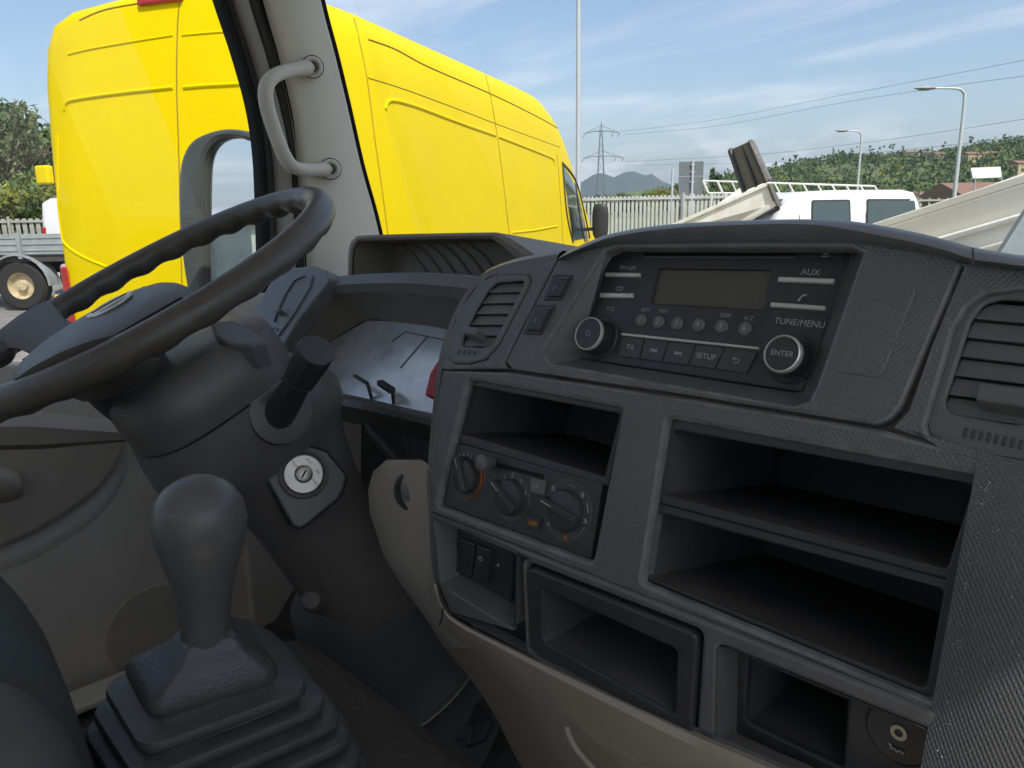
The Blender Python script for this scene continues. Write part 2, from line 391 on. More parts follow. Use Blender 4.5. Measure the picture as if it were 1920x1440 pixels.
# ---- yellow van
VA = R_(27); VF = V((-math.sin(VA), math.cos(VA), 0)); VR = V((math.cos(VA), math.sin(VA), 0))
VO = V((-math.sin(R_(58.3)), math.cos(R_(58.3)), 0))*4.27 - VR*1.0          # middle of the rear face, on the ground
def van(s, t, z): return VO+VF*s+VR*t+V((0, 0, z))
vt = thing('yellow_van', 'tall yellow panel van parked close by, seen from its rear corner', 'van', VO)
PROF = [(.93, .38), (.985, .62), (1.0, 1.0), (.998, 1.35), (.988, 1.75), (.968, 2.12), (.938, 2.42), (.895, 2.62), (.82, 2.745), (.68, 2.80), (.38, 2.83), (0, 2.84)]
def vtop(s):
    T = [(0, 2.81), (.25, 2.84), (3.9, 2.84), (4.3, 2.81), (4.75, 2.70), (5.1, 2.48), (5.5, 2.16), (5.9, 1.80), (6.3, 1.44), (6.65, 1.24), (6.95, 1.08), (7.1, .9)]
    for (a, x), (b, y) in zip(T, T[1:]):
        if a <= s <= b: return x+(y-x)*(s-a)/(b-a)
    return T[-1][1]
def vring(s, inset=0.0):
    T = vtop(s); w = 1.0 if s < 6.0 else 1-.10*((s-6.0)/1.1)**2; half = []
    for x, z in PROF:
        zz_ = z if z < .9 else .9+(z-.9)*(T-.9)/(2.84-.9)
        half.append((max(0, x*w-inset), zz_-(inset*.9 if z > 2 else 0)))
    return [van(s, x, z) for x, z in half]+[van(s, -x, z) for x, z in reversed(half[:-1])]
st = [(0, .075), (.012, .04), (.03, .018), (.06, .004), (.1, 0)]+[(x, 0) for x in (.6, 1.4, 2.4, 3.4, 4.0, 4.2, 4.35, 4.5, 4.75, 4.95, 5.1, 5.3, 5.5, 5.7, 5.9, 6.1, 6.3, 6.5, 6.65, 6.85, 6.95)]+[(7.05, .03), (7.1, .1)]
vb = loft('body', [vring(*a) for a in st], M_yel, vt, True, True, True, sharp=50, flip=True)
BV = bvh_of(vb)
def on_van(pts, n=10, off=.0):
    out = []
    for q in spline([V((*p, 0)) for p in pts], n):
        h = hit(BV, q.x, q.y, off)
        if h: out.append(h)
    return out
def van_line(name, pts, r, m, off=0.0, n=8, flat=1): 
    P = on_van(pts, n, off)
    return tube(name, P, r, m, vt, 8) if len(P) > 1 else None
# rear doors: gap lines, pressed ledges
van_line('door_gap', [(338, -10), (333, 60), (332, 170), (336, 300), (340, 480), (345, 640)], .0045, M_yeldk, -.002)
van_line('door_gap', [(700, -40), (655, -20), (672, 70), (688, 150), (702, 260), (715, 350), (728, 450)], .005, M_yeldk, -.003)
for pts, r in (([(128, 102), (170, 92), (250, 78), (325, 66)], .008), ([(342, 66), (400, 61), (470, 57)], .008), ([(121, 206), (126, 192), (150, 185), (230, 174), (325, 164)], .012), ([(345, 164), (400, 160), (500, 155)], .012), ([(109, 250), (110, 400), (118, 450), (150, 478), (200, 500)], .009)):
    van_line('pressed_ledge', pts, r, M_yel, -.004)
van_line('roof_gap', [(150, 38), (200, 18), (290, 2), (330, -4)], .006, M_yeldk, -.002)
# side: gaps and pressed ledge
van_line('panel_gap', [(690, 74), (740, 92), (800, 124), (920, 176), (1000, 215), (1045, 240)], .006, M_yeldk, -.003)
van_line('panel_gap', [(690, 146), (760, 168), (860, 205), (930, 232), (1000, 258), (1050, 276)], .0035, M_yeldk, -.001)
van_line('panel_gap', [(908, 132), (920, 185), (932, 255), (942, 330), (950, 400), (955, 440)], .005, M_yeldk, -.002)
van_line('panel_gap', [(1044, 290), (1049, 350), (1054, 430), (1056, 480)], .005, M_yeldk, -.002)
van_line('pressed_ledge', [(722, 205), (726, 192), (740, 189), (780, 200), (860, 230), (928, 254)], .014, M_yel, -.006)
van_line('pressed_ledge', [(934, 256), (980, 274), (1020, 290), (1036, 298), (1040, 310)], .014, M_yel, -.006)
van_line('pressed_ledge', [(960, 436), (1000, 432), (1044, 424)], .011, M_yel, -.005)
def van_patch(name, quad, m, off, nx=8, ny=8, parent=None):
    a, b, c, d = [V(p) for p in quad]; P = []
    for j in range(ny+1):
        row = []
        for i in range(nx+1):
            p = a.lerp(b, i/nx).lerp(d.lerp(c, i/nx), j/ny); h = hit(BV, p.x, p.y, off)
            row.append(h)
        P.append(row)
    good = [r for r in P if all(r)]
    return loft(name, good, m, parent or vt, False, False, True) if len(good) > 1 else None
w = van_patch('door_window', [(1055, 310), (1080, 345), (1103, 446), (1074, 452)], M_carglass, .006)
van_line('window_frame', [(1054, 306), (1062, 400), (1074, 455)], .014, M_darkpl); van_line('window_frame', [(1054, 306), (1069, 323), (1081, 345), (1094, 395), (1105, 446)], .016, M_darkpl)
van_line('window_frame', [(1079, 340), (1086, 400), (1096, 452)], .012, M_darkpl)
wf, wv = [], []
for s, tt, z in ((5.3, .80, 2.30), (5.3, -.80, 2.30), (6.2, -.86, 1.52), (6.2, .86, 1.52)): wv.append(van(s+.05, tt, z+.035))
mk('windscreen', wv, [(0, 1, 2, 3)], M_carglass, vt)
# left hinge, lamps, mirror, wheels, bumper
h0 = hit(BV, 100, 345); h1 = hit(BV, 112, 490)
for z in (1.88, 1.10, .78):
    hx = van(-.006, -1.0, z); box('door_hinge', hx, (.10, .05, .11), M_yel, vt, .012, (VR, VF, V((0, 0, 1))))
for sgn in (-1, 1):
    lr = [[van(-.012+i*.02, sgn*(.915+.045*(1 if j in (1, 2) else 0)+.045*(i > 0)), (.98, .98, 1.33, 1.33)[j]) for j in range(4)] for i in range(5)]
    loft('tail_lamp', lr, M_red, vt, True, True, True, bevel=.012)
box('brake_lamp', van(-.0, .0, 2.765), (.30, .04, .05), M_red, vt, .012, (VR, VF, V((0, 0, 1))))
box('rear_bumper', van(-.05, 0, .50), (1.92, .16, .22), M_darkpl, vt, .04, (VR, VF, V((0, 0, 1))))
for s in (1.25, 5.95):
    for sgn in (-1, 1):
        c = van(s, sgn*.88, .36); wh = lathe('wheel', c-VR*.11, VR, [(.2, 0), (.33, 0), (.36, .03), (.36, .19), (.33, .22), (.2, .22)], M_rubber, vt, cap=False); lathe('rim', c-VR*.118*sgn, VR*1, [(.02, 0), (.2, .0), (.21, .235), (.02, .235)], M_galv, wh, 16)
def mirror_body(c, ax, m, parent):
    x, y, z = ax; rings = []
    for f, k in ((-1, .6), (-.8, .92), (-.3, 1), (.4, 1), (.85, .9), (1, .6)):
        rings.append([c+z*.21*f+x*.105*k*math.cos(a)*(1)+y*.05*k*math.sin(a) for a in [i*math.pi/6 for i in range(12)]])
    return loft('mirror', rings, m, parent, sub=1)
cm = van(5.55, 1.20, 1.48); mb = mirror_body(cm, (VR, VF, V((0, 0, 1))), M_darkpl, vt); beam('mirror_arm', van(5.6, .95, 1.38), cm-V((0, 0, .08)), .05, .04, M_darkpl, mb)

# ---- fences
def fence(name, label, a, b, h, pitch, sw, m, post_every=2.4, base=.0, group='steel slat fences round the yard', rail=True):
    a, b = V(a), V(b); d = b-a; L = d.length; d.normalize(); nrm = d.cross(V((0, 0, 1)))
    t = thing(name, label, 'fence', a, group)
    rot = math.atan2(d.y, d.x)
    src = box('slat', (0, 0, 0), (sw, .022, h), m, None, 0); src.parent = t; src.location = a+d*pitch*.5+V((0, 0, h/2+base)); src.rotation_euler.z = rot; src.matrix_parent_inverse = Matrix.Translation(-a)
    n = int(L/pitch)
    for i in range(1, n): 
        o = copy_of(src, t, a+d*pitch*(i+.5)+V((0, 0, h/2+base+random.uniform(-.006, .006))))
    if rail:
        for z in (.35, h-.07): beam('rail', a+V((0, 0, z+base))+nrm*.035, b+V((0, 0, z+base))+nrm*.035, .03, .06, m, t)
    k = max(1, round(L/post_every))
    for i in range(k+1): beam('post', a+d*L*i/k+nrm*.085, a+d*L*i/k+nrm*.085+V((0, 0, h+.06+base)), .06, .06, m, t)
    return t
def gp(px, dist): p = at_dist(px, 400, dist); return V((p.x, p.y, 0))
M_fence = mat('pale_fence_paint', (.50, .50, .46), .6, var=.15, scale=3)
M_fence2 = mat('worn_fence_paint', (.36, .36, .31), .7, var=.2, scale=3)
fence('slat_fence', 'pale grey steel slat fence past the nose of the yellow van', gp(1085, 21), gp(1480, 21.5), 1.95, .105, .062, M_fence)
fence('slat_fence', 'worn grey slat fence below the bushes left of the yellow van', gp(-160, 24), gp(160, 25), 1.64, .16, .10, M_fence2)
fence('slat_fence', 'thin post fence in front of the brick house', gp(1715, 30), gp(1960, 33), 1.80, .33, .07, M_fence2, rail=True)

# ---- grey flatbed truck on the far left
XR = V((_r0.x, _r0.y, 0)).normalized(); XF = V((_f.x, _f.y, 0)).normalized(); ZU = V((0, 0, 1))
FB = at_z(45, 583, 0); ft = thing('flatbed_truck', 'grey flatbed truck with dropsides standing left of the yellow van', 'truck', FB)
def fb(x, y, z): return FB+XR*x+XF*y+ZU*z
box('bed_floor', fb(-1.2, 1.1, .93), (5.2, 2.1, .12), M_chassis, ft, .01, (XR, XF, ZU))
for i in range(4):
    b_ = box('dropside_board', fb(-3.15+1.3*i, .03, 1.185), (1.28, .04, .36), M_greybed, ft, .008, (XR, XF, ZU))
    for z in (1.08, 1.19, 1.30): box('rib', fb(-3.15+1.3*i, .004, z), (1.2, .018, .03), M_greybed, b_, .004, (XR, XF, ZU))
for i in range(5): box('stake', fb(-3.8+1.3*i, .0, 1.16), (.07, .07, .46), M_greybed, ft, .008, (XR, XF, ZU))
for y in (.65, 1.55): beam('chassis_rail', fb(-5, y, .74), fb(1.3, y, .74), .08, .2, M_chassis, ft)
for x in (0, -3.6):
    for y in (.02, 2.0):
        c = fb(x, y, .45); wl_ = lathe('wheel', c, XF, [(.24, 0), (.40, 0), (.45, .05), (.45, .21), (.40, .26), (.24, .26)], M_rubber, ft, cap=False)
        lathe('rim', c, XF, [(.03, .03), (.08, .03), (.10, .09), (.2, .11), (.235, .01), (.25, .0), (.25, .25), (.03, .25)], M_rim, wl_, 20)
loft('mudguard', [[fb(.54*math.cos(a)+r*math.cos(a), y, .45+.54*math.sin(a)+r*math.sin(a)) for r, y in ((0, -.04), (.03, -.04), (.03, .3), (0, .3))] for a in [R_(k) for k in range(0, 181, 15)]], M_greybed, ft)
box('fuel_tank', fb(1.0, .25, .62), (.5, .5, .42), M_galv, ft, .05, (XR, XF, ZU))
cabv = box('cab', fb(-4.9, 1.05, 1.35), (1.5, 1.9, 1.7), M_whitecl, ft, .12, (XR, XF, ZU)); box('cab_window', fb(-4.9, .09, 1.75), (.8, .02, .5), M_carglass, cabv, .01, (XR, XF, ZU))
# ---- white van behind it, only its tail shows
WB = gp(88, 19.5); wt_ = thing('white_van', 'white van tail with a red lamp showing past the yellow van', 'van', WB)
wr = []
for s in (0, .02, .1, .5, 3, 4.2):
    k = {0: .9, .02: .96, .1: 1}.get(s, 1)
    wr.append([WB+XR*(s-.17)+XF*(.85+.85*k*x)+ZU*(1.0+(z-1.0)*(k if z > 1.2 else 1)) for x, z in ((-1, .4), (-1, 1.1), (-.97, 1.6), (-.88, 1.98), (-.6, 2.06), (.6, 2.06), (.88, 1.98), (.97, 1.6), (1, 1.1), (1, .4))])
loft('body', wr, M_whitecl, wt_, sharp=50)
box('tail_lamp', WB+XR*(-.12)+XF*.10+ZU*1.28, (.12, .16, .34), M_red, wt_, .02, (XR, XF, ZU))
for x in (.9, 3.3): lathe('wheel', WB+XR*x+XF*.02+ZU*.33, XF, [(.18, 0), (.3, 0), (.33, .03), (.33, .18), (.18, .2)], M_rubber, wt_)

# ---- trees and bushes on the left
tree('pale_tree', 'pale half-bare tree behind the flatbed truck, left of the yellow van', gp(28, 33)-V((0, 0, .02)), 5.6, 2.3, M_leafD, 2600, .11, 3, bare=26)
tree('tree', 'dark green tree behind the pale half-bare one on the left', gp(75, 41)-V((0, 0, .02)), 6.4, 2.6, M_leafA, 3200, .17, 4)
tree('tree', 'broad tree at the left edge of the view behind the slat fence', gp(-30, 38)-V((0, 0, .02)), 6.6, 2.6, M_leafB, 3000, .17, 5)
for i, (px, d, h, r, lm_) in enumerate(((-20, 28, 2.7, 1.3, M_leafC), (25, 29, 2.5, 1.3, M_leafC), (68, 28.5, 2.8, 1.3, M_leafA), (95, 30, 3.0, 1.4, M_leafC), (45, 31, 3.4, 1.5, M_leafA))):
    tree('bush', ['yellow green bush over the slat fence at the left edge', 'yellow green bush over the slat fence left of the white van tail', 'mid green bush just above the white van tail', 'yellow green bush hidden partly by the yellow van hinge', 'tall green bush below the pale half-bare tree'][i], gp(px, d)-V((0, 0, .02)), h, r, lm_, 1500, .10, 20+i, 'bushes behind the left fence', cat='bush')

# ---- masts, street lamps, signs
M_pole = mat('painted_pole', (.55, .58, .58), .5, .2, var=.1)
def pole_between(name, a, b, r0, r1, m, parent): return tube(name, [a, V(a).lerp(V(b), .5), b], [r0, (r0+r1)/2, r1], m, parent, 10)
MP = gp(1084, 26); mt = thing('tall_mast', 'tall thin grey mast just right of the yellow van', 'mast', MP)
for i in range(5): tube('mast_section', [MP+ZU*(2.9*i), MP+ZU*(2.9*(i+1)+.02)], [.088-.008*i, .082-.008*i], M_pole, mt, 12)
for i in range(1, 5): lathe('collar', MP+ZU*(2.9*i-.05), ZU, [(.06, 0), (.095-.008*i, 0), (.095-.008*i, .12), (.06, .12)], M_pole, mt, 12)
def street_lamp(label, px_b, dist, ytop, arm_px):
    b = gp(px_b, dist); dep = depth_of(V((b.x, b.y, ZC))); t = thing('street_lamp', label, 'street lamp', b, 'street lamps along the road')
    hor = 396-(px_b-954)*.0175; H = ZC+(hor-ytop)/FPX*dep; arm = arm_px/FPX*dep
    P = spline([b, b+ZU*H*.5, b+ZU*(H-.6), b+ZU*(H-.12)-XR*.12, b+ZU*H-XR*.5, b+ZU*(H+.02)-XR*arm*.8], 6)
    tube('pole', P, [.085-.05*i/len(P) for i in range(len(P))], M_pole, t, 10)
    e = b+ZU*(H+.02)-XR*arm*.75
    hd = loft('lamp_head', [[e-XR*s+XF*w_*math.cos(a)+ZU*(hh*math.sin(a)+.01) for a in [k*math.pi/4 for k in range(8)]] for s, w_, hh in ((0, .05, .05), (.1, .12, .07), (.45, .16, .08), (.75, .14, .05), (.85, .04, .02))], M_galv, t)
    box('lamp_glass', e-XR*.45-ZU*.068, (.42, .2, .03), M_carglass, hd, .01, (XR, XF, ZU)); return t
street_lamp('taller nearer street lamp with a flat arm over the hillside', 1786, 38, 178, 74)
street_lamp('smaller farther street lamp standing over the white crew cab', 1604, 58, 252, 34)
def sign_post(label, px, dist, ytop, w, h, panels):
    b = gp(px, dist); dep = depth_of(V((b.x, b.y, ZC))); t = thing('road_sign', label, 'road sign', b)
    hor = 396-(px-954)*.0175; H = ZC+(hor-ytop)/FPX*dep
    for sx in ((-.0,) if panels < 3 else (-.2, .2)): tube('post', [b+XR*sx, b+XR*sx+ZU*H], .035, M_pole, t, 10)
    M_sign = mat('sign_back', (.17, .19, .195), .6, .2, var=.15, scale=3)
    z = H
    for i in range(panels):
        hh = h*(.38 if i == 0 else .62); p_ = box('panel', b+XF*.06+ZU*(z-hh/2-.01)-XR*.03, (w, .02, hh-.015), M_sign, t, .006, (XR, XF, ZU))
        for k in (.25, .75): box('clamp', b+XF*.03+ZU*(z-hh*k), (.12, .06, .04), M_pole, p_, .005, (XR, XF, ZU))
        z -= hh
    return t
sign_post('grey back of a two-panel road sign behind the slat fence', 1296, 24, 305, .72, 1.12, 2)
pb = gp(1259, 22.5); pt = thing('thin_post', 'bare thin post beside the road sign back', 'post', pb); tube('pole', [pb, pb+ZU*2.62], .035, M_pole, pt, 10); lathe('cap', pb+ZU*2.61, ZU, [(.04, 0), (.04, .03), (.01, .05)], M_pole, pt, 10)

# ---- pylon and wires
PB = gp(1126, 330); py_ = thing('pylon', 'distant lattice power pylon over the fence', 'pylon', PB)
M_pyl = mat('pylon_steel', (.2, .22, .24), .6, .2, var=.1)
PH = 36.5; 
def leg(i, z): r = 1.9+(.75-1.9)*min(1, z/26); return PB+XR*r*(1 if i in (0, 3) else -1)+XF*r*(1 if i < 2 else -1)+ZU*z
for i in range(4): tube('leg', [leg(i, 0), leg(i, 26), PB+ZU*PH], [.17, .14, .09], M_pyl, py_, 6)
for k in range(8):
    z0, z1 = k*4.2, (k+1)*4.2
    for i in range(4):
        if z1 < 34: tube('brace', [leg(i, z0), leg((i+1) % 4, z1)], .06, M_pyl, py_, 5)
dP = depth_of(V((PB.x, PB.y, ZC)))
for y, xl, xr in ((253, 1096, 1160), (297, 1094, 1168)):
    zc = ZC+(393-y)/FPX*dP; L0, L1 = (xl-1126)/FPX*dP, (xr-1126)/FPX*dP
    for sy in (-.7, .7): tube('crossarm', [PB+XR*L0+ZU*(zc-.8), PB+XR*L0*.4+XF*sy+ZU*zc, PB+XR*L1*.4+XF*sy+ZU*zc, PB+XR*L1+ZU*(zc-.8)], .14, M_pyl, py_, 6)
    tube('crossarm_tie', [PB+XR*L0+ZU*(zc-.8), PB+ZU*(zc+2.2), PB+XR*L1+ZU*(zc-.8)], .12, M_pyl, py_, 5)
    for L_ in (L0, L1, L1*.65): tube('insulator', [PB+XR*L_+ZU*(zc-.8), PB+XR*(L_-.8)+ZU*(zc-2.4)], .16, M_pyl, py_, 6)
M_wire = mat('wire', (.06, .065, .07), .6)
for i, (lab, pts) in enumerate((('topmost power line running up to the right', ((1163, 247, 320), (1330, 226, 240), (1560, 182, 165), (1750, 146, 125), (1960, 105, 95))), ('second power line from the top', ((1172, 252, 320), (1330, 238, 240), (1560, 196, 165), (1750, 166, 125), (1960, 137, 95))), ('third power line crossing the nearer street lamp post', ((1172, 303, 320), (1400, 291, 220), (1600, 270, 160), (1780, 245, 120), (1960, 217, 95))), ('lowest power line just above the wooded hill', ((1172, 310, 320), (1400, 306, 220), (1600, 290, 160), (1780, 272, 120), (1960, 250, 95))))):
    P = spline([at_dist(*p) for p in pts], 10)
    tag(tube('power_line', P, [.042*(.3+.7*(p.length/320)) for p in P], M_wire, None, 5), lab, 'power line', 'power lines')

# ---- hills, woods, houses, mountains
def hill_h(px):
    pr = [(1000, 372), (1200, 352), (1340, 338), (1430, 323), (1500, 306), (1560, 298), (1640, 296), (1700, 296), (1760, 287), (1840, 276), (1920, 266), (2050, 252), (2300, 245), (2700, 300)]
    for (a, x), (b, y) in zip(pr, pr[1:]):
        if a <= px <= b: return x+(y-x)*(px-a)/(b-a)
    return 372
NP, ND = 70, 16; hv = []; DS = [240+(760-240)*i/ND for i in range(ND+1)]
for j, d in enumerate(DS):
    for i in range(NP+1):
        px = 1000+(2700-1000)*i/NP; base = at_dist(px, 400, d); k = min(1, j/ND*1.25); s = k*k*(3-2*k)
        top = ZC+(396-(px-954)*.0175-hill_h(px)-9)*DS[int(ND*.8)]/FPX*math.cos(math.atan((px-960)/FPX))*1.02
        zt = s*max(0, top); zt *= 1+.10*noise.noise(V((px/90, d/90, 0)))
        if j > ND*.8: zt *= 1-(j-ND*.8)/(ND*.2)*.15
        hv.append((base.x, base.y, zt-.5))
hill = mk('hill', hv, rings_faces(ND+1, NP+1, False, False), M_grass, None, True); tag(hill, kind='structure', label='wooded hill rising on the right')
hillb = bvh_of(hill)
def on_hill(px, d):
    b = at_dist(px, 400, d); h = hillb.ray_cast(V((b.x, b.y, 300)), V((0, 0, -1))); return h[0] if h[0] else V((b.x, b.y, 0))
for wi, (lm_, cnt, sd_) in enumerate(((M_leafB, 900, 5), (M_leafA, 900, 6), (M_leafC, 220, 7))):
    v, f = [], []; rng = random.Random(sd_)
    for i in range(cnt):
        px = rng.uniform(1330, 2350); d = 260+500*rng.random()**.75
        p = on_hill(px, d); r = rng.uniform(2.2, 4.6)*(.85 if wi == 2 else 1)
        tall = rng.random() < .14 and wi == 0
        leaf_cloud(34, p+V((0, 0, r*(1.5 if tall else .75))), r*(.55 if tall else 1), .95, rng, 6, 2.6 if tall else .8, v, f)
    o = mk('hillside_wood', v, f, lm_); tag(o, ['dark woodland covering the hill', 'mid green woodland covering the hill', 'yellow green trees scattered over the hill'][wi], 'woodland', kind='stuff')
M_wallA = mat('house_plaster', (.52, .43, .33), .8, var=.1); M_wallB = mat('house_ochre', (.56, .44, .25), .8, var=.1); M_roof = mat('terracotta', (.25, .15, .11), .8, var=.2)
def house(label, px, d, w, dp, h, wall, z=None, roofh=1.6, nwin=3, group='houses on the hill'):
    b = on_hill(px, d) if z is None else V((*at_dist(px, 400, d).xy, z)); b = b-ZU*.6; t = thing('house', label, 'house', b, group)
    P = lambda x, y, zz_: b+XR*x+XF*y+ZU*zz_
    box('wall', P(0, 0, h/2), (w, dp, h), wall, t, 0, (XR, XF, ZU))
    e = .5; mk('roof', [P(-w/2-e, -dp/2-e, h), P(w/2+e, -dp/2-e, h), P(w/2+e, dp/2+e, h), P(-w/2-e, dp/2+e, h), P(-w/2-e, 0, h+roofh), P(w/2+e, 0, h+roofh)], [(0, 1, 5, 4), (2, 3, 4, 5), (0, 4, 3), (1, 2, 5), (3, 2, 1, 0)], M_roof, t)
    for i in range(nwin):
        for fl in range(max(1, int((h-.6)/2.9))):
            x = -w/2+w*(i+.5)/nwin; box('window', P(x, -dp/2-.02, 1.9+2.9*fl), (.95, .06, 1.25), M_carglass, t, 0, (XR, XF, ZU))
    return t
for lab, px, d, w_, h_, wl2 in (('pink plastered house among the hilltop trees, leftmost of the hill houses', 1602, 640, 11, 6, M_wallA), ('plastered house in the middle of the hill ridge', 1692, 560, 15, 7.5, M_wallA), ('small plastered house just right of the middle hill house', 1724, 565, 8, 6, M_wallA), ('low ochre house below the ridge, left of the long one', 1748, 540, 7, 5.5, M_wallB), ('long ochre house on the right of the hill', 1823, 470, 18, 6, M_wallB), ('ochre house at the right edge of the view', 1912, 400, 13, 6.5, M_wallB), ('half-hidden house low among trees above the crew cab', 1715, 300, 7, 5, M_wallB)):
    house(lab, px, d, w_*.8, 7, h_*.72, wl2, roofh=1.2)
# brick house behind the thin fence
M_brick = mat('brickwork', (.28, .18, .14), .85, var=.25, scale=6, bump=.4, bscale=25)
bh = house('brick house with terracotta roof behind the raised white truck bed', 1852, 62, 5.8, 6, 2.5, M_brick, z=0, roofh=1.05, nwin=4, group=None)
ab = gp(1846, 56); aw = thing('awning_panel', 'pale grey sloping panel in front of the brick house roof', 'awning', ab)
mk('panel', [ab+XR*-.95+ZU*3.05, ab+XR*.8+ZU*3.1, ab+XR*.95+XF*.5+ZU*3.75, ab+XR*-.85+XF*.5+ZU*3.7], [(0, 1, 2, 3)], M_galv, aw).modifiers.new('s', 'SOLIDIFY').thickness = .08
for x in (-.8, .8): tube('post', [ab+XR*x, ab+XR*x+ZU*3.1], .05, M_galv, aw, 8)
# mid-distance trees beyond the fence
rng = random.Random(11)
for i, (px, d, h, r, lm_) in enumerate(((1100, 130, 4.2, 2.4, M_leafA), (1120, 160, 4.8, 2.8, M_leafB), (1142, 140, 4.4, 2.6, M_leafD), (1160, 170, 5.2, 3.0, M_leafA), (1180, 150, 4.6, 2.6, M_leafB), (1200, 175, 5.2, 3.0, M_leafA), (1229, 66, 3.5, 1.15, M_leafC), (1255, 120, 4.6, 2.2, M_leafD), (1275, 130, 5.6, 2.2, M_leafB), (1313, 125, 5.6, 2.0, M_leafA), (1344, 120, 6.3, 1.0, M_leafB), (1366, 128, 5.6, 2.2, M_leafA), (1390, 135, 5.8, 2.4, M_leafD), (1420, 140, 5.4, 2.6, M_leafA))):
    lab = ['low green tree next to the mast', 'dark low tree at the foot of the pylon', 'dry looking tree right of the pylon foot', 'green tree in front of the blue mountains', 'dark tree in front of the second blue peak', 'green tree left of the yellow green bush', 'round yellow green bush above the slat fence', 'dry tree by the thin post', 'dark tree behind the road sign', 'green tree just right of the road sign', 'slender dark cypress right of the road sign', 'green tree right of the cypress', 'dry tree left of the raised grey tailgate', 'green tree behind the raised grey tailgate'][i]
    tree('bush' if i == 6 else 'tree', lab, gp(px, d)-ZU*.02, h, r, lm_, 900, .26 if d > 100 else .10, 40+i, 'trees beyond the fence', cat='bush' if i == 6 else 'tree', squash=2.2 if i == 10 else .75)
# mountains
M_mtn = mat('mountain_forest', (.06, .085, .06), .95, var=.2, scale=.002)
def mtn_y(px):
    pr = [(700, 385), (900, 365), (1040, 350), (1090, 343), (1115, 329), (1130, 327), (1150, 335), (1168, 327), (1185, 324), (1205, 331), (1220, 327), (1235, 340), (1270, 352), (1400, 365), (1700, 380)]
    for (a, x), (b, y) in zip(pr, pr[1:]):
        if a <= px <= b: return x+(y-x)*(px-a)/(b-a)
    return 390
mv = []; DM = 3600
for j in range(7):
    for i in range(101):
        px = 700+10*i; d = DM-900+j*300; b = at_dist(px, 400, d); k = [0, .35, .7, 1, .9, .6, 0][j]
        z = max(0, (396-(px-954)*.0175-mtn_y(px))*DM/FPX*math.cos(math.atan((px-960)/FPX)))*k*(1+.06*noise.noise(V((px/25, j*1.7, 3))))
        mv.append((b.x, b.y, z-2))
tag(mk('mountains', mv, rings_faces(7, 101, False, False), M_mtn, None, True), 'blue mountains on the horizon', kind='structure')

# ---- white work trucks on the right
CD = 13.5; CB = at_z(1590, 556, 0); CB = gp(1590, 14.6)
ct = thing('crew_cab_truck', 'white crew cab work truck with two side windows', 'truck', CB)
TX = (XR*.985+XF*.17).normalized(); TF = ZU.cross(TX)
def cb(x, y, z): return CB+TX*x+TF*y+ZU*z
# side outline of the cab, x along the truck, nose at the left
cabp = [(-2.3, .45), (-2.35, .95), (-1.45, 1.13), (-1.20, 1.55), (-1.02, 1.77), (-.75, 1.85), (-.2, 1.875), (1.12, 1.865), (1.31, 1.82), (1.39, 1.7), (1.56, 1.1), (1.58, .45)]
rings = []
for y, ins in ((0, .05), (.03, .015), (.09, 0), (1.70, 0), (1.76, .015), (1.79, .05)):
    rings.append([cb(x*(1-ins*.5), y+(.10*(max(0, z-1.05)/.8) if y < .9 else -.10*(max(0, z-1.05)/.8)), z-(ins if z > 1.5 else 0)) for x, z in cabp])
cb_body = loft('cab', rings, M_whitecl, ct, sharp=45, flip=False)
cbv = bvh_of(cb_body)
def cb_quad(name, q, m, off, parent=None, r=.05):
    P = [hit(cbv, *p) for p in q]
    if not all(P): return None
    pl = Plane(P[3], (P[1]-P[0]).cross(P[3]-P[0])*-1, P[2]-P[3]); 
    if pl.n.dot(EYE-P[0]) < 0: pl = Plane(P[3], -pl.n, P[2]-P[3])
    U = [V(((p-pl.o).dot(pl.u), (p-pl.o).dot(pl.v))) for p in P]
    return plate(name, pl, U, [], m, parent or ct, -.02, off, .003, r=r, px=False)
for q in ([(1524, 378), (1591, 377), (1591, 424), (1523, 424)], [(1627, 376), (1714, 376), (1723, 430), (1626, 430)]):
    s_ = cb_quad('window_seal', [(q[0][0]-3, q[0][1]-3), (q[1][0]+3, q[1][1]-3), (q[2][0]+3, q[2][1]), (q[3][0]-3, q[3][1])], M_darkpl, .008); cb_quad('side_window', q, M_carglass, .014)
mk('windscreen', [cb(-1.50, .16, 1.18), cb(-1.50, 1.62, 1.18), cb(-1.09, 1.56, 1.74), cb(-1.09, .22, 1.74)], [(0, 1, 2, 3)], M_carglass, ct)
cb_quad('door_gap', [(1499, 366), (1501, 366), (1499, 425), (1497, 425)], M_darkpl, .006, r=0)
beam('chassis_rail', cb(-2, .9, .5), cb(4, .9, .5), .7, .16, M_chassis, ct)
for x in (-1.6, 2.6):
    for y in (.12, 1.45): wq = lathe('wheel', cb(x, y, .34), TF, [(.18, 0), (.31, 0), (.34, .03), (.34, .19), (.31, .22), (.18, .22)], M_rubber, ct, cap=False); lathe('rim', cb(x, y+.01, .34), TF, [(.02, 0), (.19, 0), (.19, .2), (.02, .2)], M_galv, wq, 14)
